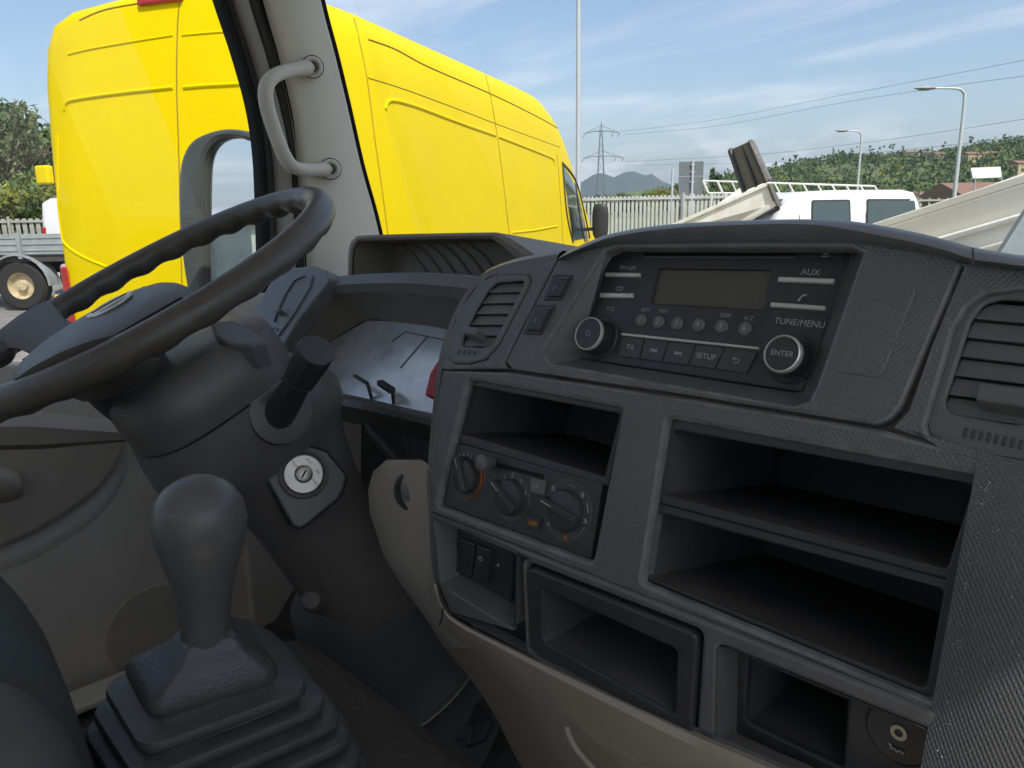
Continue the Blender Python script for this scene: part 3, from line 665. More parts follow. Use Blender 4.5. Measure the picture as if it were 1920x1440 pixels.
# ladder rack
LB = gp(1480, 15.8); lk = thing('ladder_rack', 'pale steel ladder rack standing behind the white crew cab', 'rack', LB)
dL = depth_of(V((LB.x, LB.y, ZC)))
def lr_(px, py, back=0): return at(px, py, dL)+XF*back
top_ = [lr_(1318, 339, .0), lr_(1345, 339), lr_(1640, 349)]; bot = [lr_(1328, 362), lr_(1352, 362), lr_(1650, 364)]
M_rack = mat('pale_rack_paint', (.62, .62, .56), .5, var=.1)
tube('rail', [top_[0], top_[2]], .018, M_rack, lk, 8); tube('rail', [bot[0], bot[2]], .018, M_rack, lk, 8)
for i in range(13):
    f = i/12; tube('rung', [V(top_[0]).lerp(top_[2], f), V(bot[0]).lerp(bot[2], f)], .016 if i > 1 else .024, M_rack, lk, 8)
for f in (0.02, .1, .5, .98): p = V(bot[0]).lerp(bot[2], f); tube('post', [V((p.x, p.y, 0)), p], .022, M_rack, lk, 8)
# raised tipper bed with its open tailgate (left) and the nearer one (right)
M_bedw = mat('scuffed_white_boards', (.88, .875, .84), .5, var=.08, scale=6, dirt=(.5, .43, .22), dirt_amt=.5, dscale=3.5)
M_bedy = mat('cream_boards', (.86, .84, .75), .5, var=.08, scale=4, dirt=(.55, .5, .4), dirt_amt=.4, dscale=2)
M_gate = mat('dark_grey_tailgate', (.14, .135, .125), .65, var=.2, scale=5, dirt=(.25, .21, .15), dirt_amt=.5, dscale=4)
def board_px(name, quad, depths, thick, m, parent, bevel=.006):
    F_ = [at(p[0], p[1], d) for p, d in zip(quad, depths)]; n = (F_[1]-F_[0]).cross(F_[3]-F_[0]).normalized()
    if n.dot(EYE-F_[0]) > 0: n = -n
    return hexa(name, F_+[p+n*thick for p in F_], m, parent, bevel)
D1 = 9.0; B1 = gp(1360, 9.4); b1 = thing('tipper_truck', 'tipper truck with its scuffed white bed raised below the open grey tailgate', 'truck', B1)
sb = board_px('side_board', [(1200, 452), (1441, 346), (1460, 381), (1330, 452)], (9.6, 8.8, 8.8, 9.4), .05, M_bedw, b1)
board_px('ledge', [(1196, 448), (1440, 341), (1443, 347), (1200, 454)], (9.57, 8.77, 8.77, 9.57), .07, M_bedw, b1, .004)
board_px('ledge', [(1326, 446), (1458, 374), (1461, 383), (1336, 456)], (9.36, 8.76, 8.76, 9.36), .07, M_bedw, b1, .004)
board_px('end_post', [(1440, 343), (1447, 345), (1467, 384), (1458, 387)], (8.75, 8.75, 8.75, 8.75), .10, M_gate, b1)
board_px('far_side_board', [(1250, 452), (1394, 347), (1440, 341), (1330, 440)], (10.6, 10.4, 10.2, 10.4), .05, M_bedy, b1)
tg = board_px('tailgate', [(1369, 281), (1407, 264), (1441, 338), (1396, 357)], (9.6, 9.1, 8.95, 9.5), .05, M_gate, b1)
board_px('gate_edge', [(1367, 278), (1373, 276), (1402, 355), (1395, 359)], (9.55, 9.55, 9.45, 9.45), .09, M_darkpl, tg, .004); board_px('gate_edge', [(1403, 263), (1410, 261), (1444, 336), (1437, 341)], (9.05, 9.05, 8.9, 8.9), .09, M_darkpl, tg, .004)
board_px('gate_rib', [(1391, 273), (1395, 271), (1422, 346), (1417, 349)], (9.3, 9.3, 9.18, 9.18), .06, M_darkpl, tg, .004)
hexa('bed_floor', [at(1205, 460, 9.5), at(1335, 460, 9.3), at(1462, 388, 8.8), at(1400, 388, 10.2), at(1205, 466, 9.5), at(1335, 466, 9.3), at(1462, 394, 8.8), at(1400, 394, 10.2)], M_chassis, b1)
for y in (-.4, .4): beam('chassis_rail', B1+XR*-2.6+XF*y+ZU*.62, B1+XR*.9+XF*y+ZU*.62, .08, .18, M_chassis, b1)
for x in (-2.0, .5):
    for y in (-.8, .6): lathe('wheel', B1+XR*x+XF*y+ZU*.36, XF, [(.1, .02), (.2, 0), (.32, 0), (.36, .03), (.36, .2), (.32, .23), (.1, .21)], M_rubber, b1)
tube('hydraulic_ram', [B1+XR*-.2+ZU*.7, at(1400, 420, 9.3)], .05, M_galv, b1, 8)
D2 = 4.6; B2 = gp(1840, 4.9); b2 = thing('tipper_truck', 'nearest raised cream and white truck bed at the right edge', 'truck', B2)
board_px('upper_board', [(1640, 432), (2100, 286), (2130, 345), (1700, 470)], (5.4, 4.3, 4.3, 5.3), .05, M_bedy, b2, .01)
board_px('lower_board', [(1700, 471), (2130, 346), (2150, 440), (1760, 530)], (5.28, 4.28, 4.28, 5.2), .05, M_bedw, b2, .01)
board_px('ledge', [(1695, 465), (2128, 340), (2132, 349), (1700, 474)], (5.24, 4.24, 4.24, 5.24), .05, M_bedw, b2, .006)
board_px('ledge', [(1735, 493), (2138, 384), (2141, 396), (1742, 504)], (5.2, 4.2, 4.2, 5.2), .05, M_bedy, b2, .006)
board_px('bed_floor', [(1600, 452), (2080, 280), (2100, 286), (1640, 432)], (6.3, 5.6, 4.3, 5.4), .05, M_bedy, b2)
for y in (-.4, .4): beam('chassis_rail', B2+TX*-2.6+TF*y+ZU*.62, B2+TX*2.4+TF*y+ZU*.62, .08, .18, M_chassis, b2)
for x in (-2.0, 1.8):
    for y in (-.8, .6): lathe('wheel', B2+TX*x+TF*y+ZU*.36, TF, [(.1, .02), (.2, 0), (.32, 0), (.36, .03), (.36, .2), (.32, .23), (.1, .21)], M_rubber, b2)
# dark grey corner flap of the nearest bed
board_px('tail_flap', [(1925, 396), (1990, 300), (2010, 480), (1872, 480)], (3.9, 3.9, 3.9, 3.9), .05, mat('grey_flap', (.20, .235, .24), .5, var=.08), b2)
# grey-green shed behind the truck: what the door mirror looks back at
SB = V((-21, -29, 0)); sh = thing('shed', 'low pale shed behind the truck, seen only in the door mirror', 'shed', SB)
M_shed = mat('shed_wall', (.42, .46, .42), .7, var=.12, scale=1.5, dirt=(.25, .25, .2), dirt_amt=.5, dscale=.8)
box('wall', SB+ZU*1.1, (22, 6, 2.2), M_shed, sh); box('roof', SB+ZU*2.28, (22.6, 6.6, .16), M_galv, sh, .02)
for i in range(6): box('door', SB+V((-9+3.5*i, 3.03, 1.0)), (2.2, .08, 1.9), M_greybed if i % 2 else M_whitecl, sh, .02)
tree('tree', 'bare thin tree behind the truck, seen only in the door mirror', SB+V((3.5, 7, 0)), 3.4, 1.3, M_leafD, 60, .06, 77, bare=14)
# air: pale even haze over the whole valley
HZ = mk('haze', [(x, y, z) for z in (-1.1, 330) for x, y in ((-5300, -5300), (5300, -5300), (5300, 5300), (-5300, 5300))], BOXF, None); HZ['kind'] = 'stuff'; HZ['label'] = 'pale blue haze in the air over the valley'
hm = bpy.data.materials.new('haze'); hm.use_nodes = True; hm.node_tree.nodes.remove(hm.node_tree.nodes['Principled BSDF'])
hv_ = hm.node_tree.nodes.new('ShaderNodeVolumePrincipled'); hv_.inputs['Color'].default_value = (.66, .81, 1, 1); hv_.inputs['Density'].default_value = .00015; hv_.inputs['Anisotropy'].default_value = .2
hm.node_tree.links.new(hv_.outputs[0], hm.node_tree.nodes['Material Output'].inputs['Volume']); HZ.data.materials.append(hm)

# ================================================================== INSIDE THE CAB
M_dot = mat('dotted_dash_plastic', (.134, .132, .131), .36, var=.08, scale=15, uvdots=470, dotamt=.55, spec=.65, dirt=(.17, .167, .163), dirt_amt=.4, dscale=9)
M_edge = mat('highlit_worn_edge_plastic', (.175, .174, .173), .42, var=.25, scale=90, bump=.2, bscale=900, spec=.6, dirt=(.12, .12, .122), dirt_amt=.7, dscale=25)  # lighter than the dash plastic: edge highlights put into the colour, along with wear
M_dash = mat('grained_dash_plastic', (.137, .135, .134), .38, var=.08, scale=25, spec=.6, bump=.3, bscale=900, dirt=(.16, .157, .153), dirt_amt=.35, dscale=8)
M_blk = mat('black_plastic', (.046, .046, .049), .40, var=.12, scale=30, bump=.15, bscale=1200, dirt=(.085, .083, .08), dirt_amt=.35, dscale=14)
M_pocket = mat('dusty_black_pocket', (.075, .073, .074), .6, var=.2, scale=18, bump=.2, bscale=700, dirt=(.12, .115, .112), dirt_amt=.5, dscale=9)
M_gap = mat('dark_gap', (.006, .006, .006), .8, var=0)
M_beige = mat('grey_beige_trim', (.40, .35, .29), .6, var=.06, scale=20, bump=.22, bscale=800, dirt=(.38, .33, .26), dirt_amt=.25, dscale=12)
M_brown = mat('brown_grey_trim', (.25, .218, .182), .6, var=.07, scale=20, bump=.22, bscale=800)
M_pillar = mat('light_grey_pillar_trim', (.66, .62, .515), .62, var=.04, scale=8, bump=.12, bscale=1200)
M_handle = mat('grab_handle_plastic', (.62, .58, .485), .5, var=.05, scale=10, bump=.12, bscale=1200)
M_seal = mat('rubber_seal', (.05, .046, .042), .7, var=.1)
M_seal2 = mat('door_frame_strip', (.30, .275, .235), .6, var=.05)
M_wheel = mat('steering_wheel_leatherette', (.092, .080, .069), .36, var=.12, scale=25, bump=.35, bscale=700, dirt=(.17, .145, .12), dirt_amt=.35, dscale=18)
M_pad = mat('airbag_cover', (.165, .169, .175), .48, var=.08, scale=20, bump=.6, bscale=900)
M_col = mat('steering_column_plastic', (.135, .124, .115), .42, var=.08, scale=20, bump=.3, bscale=900, dirt=(.2, .185, .17), dirt_amt=.3, dscale=10)
M_colk = mat('dark_column_boot', (.075, .075, .078), .6, var=.15, scale=15, dirt=(.09, .085, .075), dirt_amt=.4, dscale=10)
M_chrome = mat('brushed_silver', (.78, .76, .70), .32, .45, var=.08, scale=40)
M_screen = mat('lcd_screen', (.105, .098, .082), .16, var=.05, spec=.6, scale=10)
M_print = mat('white_print', (.46, .47, .48), .6, var=0)
M_printdim = mat('grey_print', (.36, .37, .38), .6, var=0)
M_redp = mat('red_plastic', (.42, .03, .025), .4, var=.06)
M_blue = mat('blue_print', (.02, .13, .30), .6, var=0); M_oran = mat('orange_print', (.55, .13, .02), .6, var=0)
M_boot = mat('rubber_boot', (.066, .067, .070), .40, var=.1, scale=25, bump=.45, bscale=420, dirt=(.13, .128, .124), dirt_amt=.35, dscale=9)
M_knob = mat('gear_knob_plastic', (.105, .103, .10), .38, var=.08, scale=25, bump=.18, bscale=900, dirt=(.17, .16, .145), dirt_amt=.35, dscale=16)
M_floor = mat('rubber_floor_mat', (.05, .048, .046), .8, var=.3, scale=9, bump=.6, bscale=120, dirt=(.10, .09, .075), dirt_amt=.5, dscale=7)
M_seatf = mat('seat_fabric', (.06, .072, .072), .9, var=.15, scale=60, bump=.8, bscale=500)
M_seatp = mat('seat_plastic', (.085, .09, .086), .6, var=.08, bump=.2, bscale=800)
M_lock = mat('lock_metal', (.48, .455, .39), .36, .85, var=.12, scale=60)
M_lens = mat('dusty_instrument_lens', (.80, .84, .88), .30, .4, var=.06, scale=9, dirt=(.13, .14, .15), dirt_amt=.5, dscale=15)
M_roofl = mat('headliner', (.82, .80, .75), .9, var=.04)
M_glass = glass('window_glass'); M_wglass = glass('dusty_windscreen', dust=.012); M_mirror = mat('mirror_glass', (.86, .88, .89), .015, 1.0, var=0)
M_door = mat('door_trim', (.60, .55, .475), .6, var=.06, scale=12, bump=.2, bscale=800)
M_grille = mat('speaker_grille', (.46, .42, .36), .6, var=.05, uvdots=210, dotamt=1.0)

n22 = tilt_plane((0, 0, 0), 22).n
RP = tilt_plane(EYE-n22*.435, 22); A = tilt_plane(EYE-n22*.418, 22)
B = tilt_plane(A.on(1350, 768), 14); C = tilt_plane(B.on(1150, 1115), 2)
dash = thing('dashboard', 'dark dotted plastic truck dashboard with open shelves and air vents', 'dashboard', (-.4, .5, ZC-.5))

# ---- upper centre: bezel round the radio, hood above it
HOLE = [(1132, 474), (1020, 655), (1030, 680), (1110, 693), (1488, 760), (1516, 750), (1530, 722), (1616, 474), (1596, 463), (1155, 464)]
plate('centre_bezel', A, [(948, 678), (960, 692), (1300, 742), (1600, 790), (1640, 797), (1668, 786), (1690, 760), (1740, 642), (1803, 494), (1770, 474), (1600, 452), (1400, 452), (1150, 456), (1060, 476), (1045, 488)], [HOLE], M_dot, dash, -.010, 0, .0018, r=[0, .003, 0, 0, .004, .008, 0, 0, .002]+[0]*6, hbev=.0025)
# sides of the radio recess
ho = [A.on(*p) for p in HOLE]; hi = [RP.on(*p) for p in [(1148, 462), (1084, 655), (1088, 672), (1130, 680), (1490, 736), (1505, 732), (1512, 715), (1602, 470), (1590, 457), (1160, 459)]]
k = len(ho); mk('radio_recess', [p-A.n*.003 for p in ho]+[p-RP.n*.001 for p in hi], [(i, (i+1) % k, (i+1) % k+k, i+k) for i in range(k)], M_dash, dash)
ST = [(1046, 487, 486, 485), (1060, 482, 478, 474), (1100, 470, 461, 455), (1150, 464, 444, 437), (1250, 462, 429, 421), (1400, 461, 421, 413), (1520, 460, 421, 411), (1600, 462, 432, 415), (1700, 474, 452, 432), (1760, 486, 466, 446), (1822, 497, 486, 463)]
def brow(name, stn, m, n=6):
    rows = [[], [], [], [], [], [], []]
    for q in spline([V(s).to_4d() if False else V((*s,)) for s in [tuple(x) for x in stn]], n):
        px, a, b, c = q
        p0 = A.off(-.004).on(px, a); p1 = A.off(.004).on(px, (a+b)/2); p2 = A.off(.007).on(px, b); p3 = A.off(.003).on(px, (b*.35+c*.65)); p4 = A.off(-.008).on(px, c)
        for r, p in zip(rows, (p0, p1, p2, p3, p4, p4+V((0, .09, -.014)), p4+V((0, .26, -.05)))): r.append(p)
    return loft(name, rows, m, dash, False, False, True, sharp=60, uv=True)
brow('radio_hood', ST, M_dash)
brow('passenger_top_trim', [(1826, 497, 487, 464), (1920, 508, 499, 480), (2100, 535, 526, 508), (2400, 585, 575, 560)], M_dash)
# blank panel outline on the bezel
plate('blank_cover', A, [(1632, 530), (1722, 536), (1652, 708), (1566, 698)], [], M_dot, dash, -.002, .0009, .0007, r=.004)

# ---- vents
def vent(pl, frame, opening, borders, n, tab, wheelq, root_name, mframe=M_dash, tabsize=(.016, .007), rfr=.006, teeth=3):
    fr = plate(root_name, pl, frame, [opening], mframe, dash, -.012, .0016, .0018, r=rfr, hr=rfr*.8)
    recess('vent_throat', pl, opening, .03, M_gap, fr, r=rfr*.8)
    lt, lb, rt, rb = borders
    for i in range(n):
        t0, t1 = (i+.035)/n, (i+.965)/n
        q = [V(lt).lerp(V(lb), t0), V(rt).lerp(V(rb), t0), V(rt).lerp(V(rb), t1), V(lt).lerp(V(lb), t1)]
        U = [pl.uv(*p) for p in q]
        fz = (-.0032, -.0032, -.0004, -.0004); bz = (-.008, -.008, -.008, -.008)
        e = [pl.p(U[j].x, U[j].y, fz[j]) for j in (3, 2, 1, 0)]; b_ = [pl.p(U[j].x, U[j].y, bz[j]) for j in (3, 2, 1, 0)]
        hexa('slat', b_+e, mframe, fr, .0007)
    u = pl.uv(*tab); tp = [pl.p(u.x+a*tabsize[0]/2, u.y+b*tabsize[1]/2, c) for c in (-.006, .010) for a, b in ((-1, -1), (1, -1), (1, 1), (-1, 1))]
    tp = tp[:4]+[p+pl.v*.004 for p in tp[4:]]
    hexa('tab', tp, mframe, fr, .0014)
    recess('wheel_slot', pl.off(.0018), wheelq, .006, M_gap, fr, r=.002)
    W_ = [pl.uv(*p) for p in wheelq]
    for i in range(teeth*2):
        t0, t1 = (i+.14)/(teeth*2), (i+.86)/(teeth*2)
        q = [W_[3].lerp(W_[2], t0), W_[3].lerp(W_[2], t1), W_[0].lerp(W_[1], t1), W_[0].lerp(W_[1], t0)]
        cc = sum(q, V((0, 0)))/4; q = [cc+(p-cc)*.82 for p in q]
        hexa('thumbwheel_tooth', [pl.p(p.x, p.y, -.004) for p in q]+[pl.p(p.x, p.y, .0022) for p in q], M_blk, fr, .0008)
    return fr
VF1 = [(842, 672), (868, 592), (900, 540), (925, 521), (960, 514), (992, 516), (996, 526), (985, 552), (936, 645), (912, 674), (880, 683), (850, 682)]
VO1 = [(868, 640), (893, 585), (917, 545), (934, 531), (982, 527), (984, 534), (960, 580), (925, 645), (905, 652), (870, 650)]
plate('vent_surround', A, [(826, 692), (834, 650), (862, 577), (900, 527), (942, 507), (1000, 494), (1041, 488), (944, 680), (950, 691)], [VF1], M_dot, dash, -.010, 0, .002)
vent(A.off(-.001), VF1, VO1, ((908, 529), (846, 650), (990, 527), (928, 650)), 6, (893, 634), [(861, 655), (899, 658), (896, 668), (857, 666)], 'air_vent', teeth=2)
VF2 = [(1736, 797), (1788, 618), (1812, 577), (1850, 552), (1920, 542), (2045, 548), (2068, 580), (2025, 856), (1960, 874), (1862, 860), (1775, 838), (1742, 818)]
VO2 = [(1773, 758), (1822, 605), (1846, 572), (1880, 563), (2020, 572), (1972, 792), (1900, 796), (1785, 776)]
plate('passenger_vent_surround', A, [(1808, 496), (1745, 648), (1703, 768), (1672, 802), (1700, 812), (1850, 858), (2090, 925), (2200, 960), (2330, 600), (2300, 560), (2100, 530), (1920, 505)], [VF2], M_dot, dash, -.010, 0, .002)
vent(A.off(-.005), VF2, VO2, ((1812, 560), (1740, 772), (2034, 578), (1972, 806)), 6, (1895, 764), [(1808, 800), (1990, 838), (1984, 862), (1802, 822)], 'passenger_air_vent', tabsize=(.026, .009), rfr=.010, teeth=6)
# two dash switches between vent and radio
for q, ic in ((((1040, 515), (1077, 516), (1054, 563), (1019, 564)), 0), (((1008, 571), (1044, 572), (1015, 629), (981, 627)), 1)):
    s_ = plate('dash_switch', A, q, [], M_blk, dash, -.002, .0012, .0008, r=.002)
    cq = [V(p) for p in q]; mid = sum(cq, V((0, 0)))/4; q2 = [mid+(p-mid)*.74 for p in cq]
    plate('rocker', A.off(.0012), q2, [], M_blk, s_, -.001, .0024, .001, r=.0015)
    tpx = (cq[0]+cq[1])/2*.86+(cq[2]+cq[3])/2*.14
    plate('indicator', A.off(.0014), [(tpx.x-11, tpx.y-2), (tpx.x+12, tpx.y-2), (tpx.x+10, tpx.y+3), (tpx.x-13, tpx.y+3)], [], mat('switch_indicator', (.14, .2, .34), .3, var=0), s_, 0, .001, .0002)
    U = A.uv(mid.x, mid.y+4); tube('symbol', [A.p(U.x+x*.0016, U.y+y*.0016, .0042) for x, y in ((-1, -1), (-1, .4), (-.3, 1), (.9, 1))], .00025, M_print, s_, 5)

# ---- middle: shelves and heater controls (plane B)
H1 = [(878, 712), (1166, 766), (1110, 1054), (820, 947)]; H2 = [(1252, 786), (1838, 895), (1748, 1316), (1204, 1091)]
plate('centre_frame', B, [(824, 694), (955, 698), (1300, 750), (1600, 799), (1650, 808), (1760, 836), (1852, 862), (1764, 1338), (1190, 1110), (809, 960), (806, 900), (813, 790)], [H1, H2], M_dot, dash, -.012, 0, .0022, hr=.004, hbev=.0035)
Bi = B.off(-.006)
SLOT = [(886, 724), (1162, 776), (1133, 893), (864, 812)]; UPC = [(1264, 806), (1826, 908), (1776, 1066), (1246, 926)]; LOC = [(1232, 960), (1770, 1104), (1736, 1290), (1214, 1080)]
plate('shelf_frame', Bi, [(872, 705), (1174, 760), (1140, 912), (846, 826)], [SLOT], M_blk, dash, -.006, 0, .001, hr=.002)
recess('coin_shelf', Bi, SLOT, .13, M_pocket, dash, r=.002, shift=(0, .004))
plate('shelf_frame', Bi, [(1244, 778), (1846, 888), (1752, 1324), (1196, 1094)], [UPC, LOC], M_blk, dash, -.006, .0005, .0012, hr=.003)
recess('upper_shelf', Bi, UPC, .16, M_pocket, dash, r=.003, shift=(0, .004)); recess('lower_shelf', Bi, LOC, .16, M_pocket, dash, r=.003, shift=(0, .002))
tube('shelf_seam', [Bi.off(.0008).on(1240, 944), Bi.off(.0008).on(1774, 1085)], .0006, M_gap, dash, 6)
tube('shelf_seam', [Bi.off(.0008).on(1212, 1086), Bi.off(.0008).on(1738, 1306)], .0006, M_gap, dash, 6)

# heater controls
hp = thing('heater_control_panel', 'black heater control panel with three dials under the small shelf', 'heater controls', B.on(965, 930))
plate('face_plate', Bi, [(850, 828), (1131, 907), (1108, 1048), (824, 943)], [], M_blk, hp, -.004, .0006, .0008, r=.001)
def dial(px, py, r, kr, ang, col_a, kmat=M_blk):
    u = Bi.uv(px, py); c = Bi.p(u.x, u.y, .0006); ud = lambda a: Bi.u*math.cos(a)+Bi.v*math.sin(a)
    d_ = lathe('dial', c, Bi.n, [(.001, .0005), (r*.97, .0008), (r, .0), (r, -.001)], mat('dial_face', (.075, .072, .066), .5), hp, 36)
    kn = lathe('knob', c, Bi.n, [(kr*1.05, 0), (kr*1.04, .003), (kr*.96, .0058), (kr*.8, .0066), (.001, .0068)], kmat, hp, 32)
    a = R_(ang); x, y = ud(a), ud(a+math.pi/2)
    gr = [[c+x*s+y*w_+Bi.n*h for w_, h in ((-.0036, .002), (-.0028, .0098), (.0028, .0098), (.0036, .002))] for s in (-kr*1.02, -kr*.6, kr*.6, kr*1.25)]
    loft('grip', gr, kmat, kn, True, True, True, bevel=.001, flip=True)
    pp = [c+x*s+y*w_+Bi.n*.0102 for s, w_ in ((kr*.5, -.0004), (kr*1.2, -.0004), (kr*1.2, .0004), (kr*.5, .0004))]; mk('pointer', pp, [(0, 1, 2, 3)], M_print, kn)
    def arc(name, a0, a1, m, rr=.86, t=.0007):
        P = [c+ud(R_(a0+(a1-a0)*i/14))*r*rr+Bi.n*.0011 for i in range(15)]; tube(name, P, t, m, d_, 5, flat=.25, upv=None)
    return arc, c, ud, d_
arc, c_, ud_, dd = dial(878, 893, .0210, .0132, 120, None)
arc('cold_arc', 70, 165, M_blue, .84, .0013); arc('hot_arc', -75, 68, M_oran, .86, .0018)
for a in (80, 95, 110, 125, 140): tube('tick', [c_+ud_(R_(a))*.0162+Bi.n*.0024, c_+ud_(R_(a))*.0186+Bi.n*.0024], .0004, M_print, dd, 4)
arc, c_, ud_, dd = dial(960, 932, .0196, .0136, 150, None)
for i, a in enumerate((160, 125, 95, 60, 25)):
    p = c_+ud_(R_(a))*.0166; pl_ = Plane(p+Bi.n*.0010, Bi.n); text('number', pl_, 0, 0, '0123 4'.replace(' ', '')[i], .0052, M_print, dd, .0002, px_coords=False)
arc, c_, ud_, dd = dial(1064, 957, .0232, .0148, 170, None)
arc('scale_arc', 95, 75, M_print, .8, .0003); arc('scale_arc', 30, 10, M_print, .86, .0003); arc('scale_arc', -20, -60, M_print, .86, .0003)
for a in (140, 48, -8, -135):
    p = c_+ud_(R_(a))*.0190+Bi.n*.0016; tube('symbol', [p-Bi.u*.0016+Bi.v*.0014, p, p+Bi.u*.0014+Bi.v*.0002, p+Bi.v*.0022], .00035, M_print, dd, 5); tube('symbol', [p-Bi.u*.0018-Bi.v*.001, p+Bi.u*.0018-Bi.v*.001], .00035, M_print, dd, 5)
p = c_+ud_(R_(-78))*.0192+Bi.n*.0014; lathe('defrost_mark', p, Bi.n, [(.0006, 0), (.0018, 0), (.0018, .0002), (.0006, .0002)], M_oran, dd, 14, cap=False)
# slider lever, small keys
plate('slider_slot', Bi.off(.0006), [(912, 862), (1020, 890), (1019, 898), (911, 870)], [], M_gap, hp, -.001, .0003, 0)
u = Bi.uv(925, 868); lathe('slider_knob', Bi.p(u.x, u.y, .001), Bi.n, [(.004, 0), (.0045, .004), (.0068, .009), (.0068, .013), (.005, .0145), (.001, .015)], M_dash, hp, 20)
for q, m_ in (([(998, 895), (1026, 902), (1022, 930), (995, 922)], M_dash), ([(990, 964), (1018, 972), (1012, 996), (985, 988)], M_blk)):
    k_ = plate('key', Bi.off(.0006), q, [], m_, hp, -.001, .0018, .0006, r=.0012)
    cx, cy = sum(p[0] for p in q)/4, sum(p[1] for p in q)/4; U = Bi.uv(cx, cy)
    if m_ is M_dash: tube('symbol', [Bi.p(U.x+x*.0018, U.y+y*.0014, .0030) for x, y in ((-1, -1), (-1, .6), (0, 1), (1, .5), (1, -.7), (.2, -.2))], .00025, M_print, k_, 5)
    else: plate('lamp', Bi.off(.0022), [(cx-8, cy-5), (cx+8, cy-1), (cx+6, cy+7), (cx-10, cy+3)], [], mat('amber_lamp', (.30, .12, .01), .3, var=0), k_, 0, .0008, .0002)
plate('mark', Bi.off(.0008), [(1020, 938), (1034, 942), (1030, 958), (1016, 954)], [], mat('dial_face', (.03, .03, .03)), hp, -.0006, .0004, 0)

# ---- lower: switches, storage boxes, socket (plane C)
SW = [(812, 970), (968, 1037), (964, 1178), (826, 1094)]; LB_ = [(986, 1053), (1317, 1184), (1303, 1394), (993, 1220)]; PK = [(1346, 1208), (1752, 1374), (1742, 1600), (1342, 1404)]
plate('lower_frame', C, [(809, 963), (1190, 1113), (1764, 1341), (1850, 1376), (1830, 1640), (1500, 1454), (1300, 1368), (1100, 1278), (960, 1213), (843, 1151), (818, 1090)], [SW, LB_, PK], M_dash, dash, -.012, 0, .0025, hr=.005, hbev=.003)
recess('switch_recess', C, SW, .022, M_dash, dash, r=.005, taper=.006)
sp = plate('switch_panel', C.off(-.018), [(858, 992), (962, 1034), (958, 1136), (848, 1088)], [], M_blk, dash, -.004, 0, .001, r=.003)
for q, lab in ((((868, 1008), (895, 1018), (887, 1082), (860, 1070)), 0), (((900, 1020), (927, 1030), (918, 1094), (891, 1084)), 1)):
    r_ = plate('rocker_switch', C.off(-.018), q, [], M_blk, sp, 0, .0035, .0012, r=.0015)
    cx, cy = sum(p[0] for p in q)/4-1, sum(p[1] for p in q)/4+12; U = C.uv(cx, cy)
    g_ = [((-1, -1), (1, -1), (1, .2), (-1, .2), (-1, -1)), ((-1, -1), (0, 0), (1, -.4), (.4, 1)), ((-.6, .2), (-.6, 1), (.6, 1), (.6, .2))]
    for gl in ((g_[0], g_[2]) if lab == 0 else (g_[1],)): tube('symbol', [C.p(U.x+x*.0021, U.y+y*.0019, -.0140) for x, y in gl], .0003, M_print, r_, 5)
lf = plate('storage_box_frame', C, [(990, 1060), (1312, 1188), (1299, 1386), (997, 1216)], [[(1024, 1104), (1272, 1217), (1267, 1336), (1024, 1200)]], M_blk, dash, -.01, .0022, .002, r=.008, hr=.004, hbev=.0025)
recess('storage_box', C, [(1024, 1104), (1272, 1217), (1267, 1336), (1024, 1200)], .12, M_pocket, dash, r=.004, taper=.004)
recess('pocket_rim', C, PK, .020, M_dash, dash, r=.005, taper=.003, back=False)
pp_ = plate('pocket_panel', C.off(-.019), [(1330, 1200), (1770, 1378), (1760, 1640), (1330, 1420)], [[(1404, 1226), (1590, 1300), (1580, 1440), (1398, 1352)]], M_blk, dash, -.004, 0, .001, hr=.004, hbev=.002)
recess('pocket', C.off(-.020), [(1404, 1226), (1590, 1300), (1580, 1440), (1398, 1352)], .09, M_pocket, dash, r=.004, taper=.002)
u = C.uv(1664, 1402); cs = C.p(u.x, u.y, -.019)
so = thing('power_socket', 'round black accessory socket in the lower right pocket of the dashboard', 'socket', cs)
lathe('cap', cs, C.n, [(.0175, 0), (.0175, .002), (.016, .0032), (.001, .0034)], M_blk, so, 32); lathe('pull_ring', cs+C.v*.001+C.n*.0034, C.n, [(.0022, 0), (.0042, 0), (.0042, .0008), (.0022, .0008)], M_lock, so, 16, cap=False)
tube('contact_clip', [cs+C.n*.0042+C.u*x*.001+C.v*y*.001 for x, y in ((-4, -7), (-2.6, -8), (-3.4, -9.4), (-1, -8.6), (.4, -9.8), (1.6, -8.4), (3.6, -9.4))], .0006, M_lock, so, 6)
# bulging dotted panel on the passenger side
u0 = B.uv(1852, 862); u1 = B.uv(1764, 1338); rows = []
for j in range(15):
    t = -.02+j/14*1.75; ul = u0.lerp(u1, t); row = []
    for i in range(17):
        s = i/16; w_ = .018*(1-(1-min(1, s*4.5))**2)+.012*math.sin(min(1, s*1.3)*math.pi/2)-.022*max(0, s-.75)**1.0
        w_ = w_*min(1, .25+t*2.2) if t < .4 else w_*1.0
        row.append(B.p(ul.x+s*.30-.0042, ul.y, w_+.0004-.05*max(0, t-1.25)**2))
    rows.append(row)
loft('passenger_panel', list(reversed(rows)), M_dot, dash, False, False, True, uv=True)
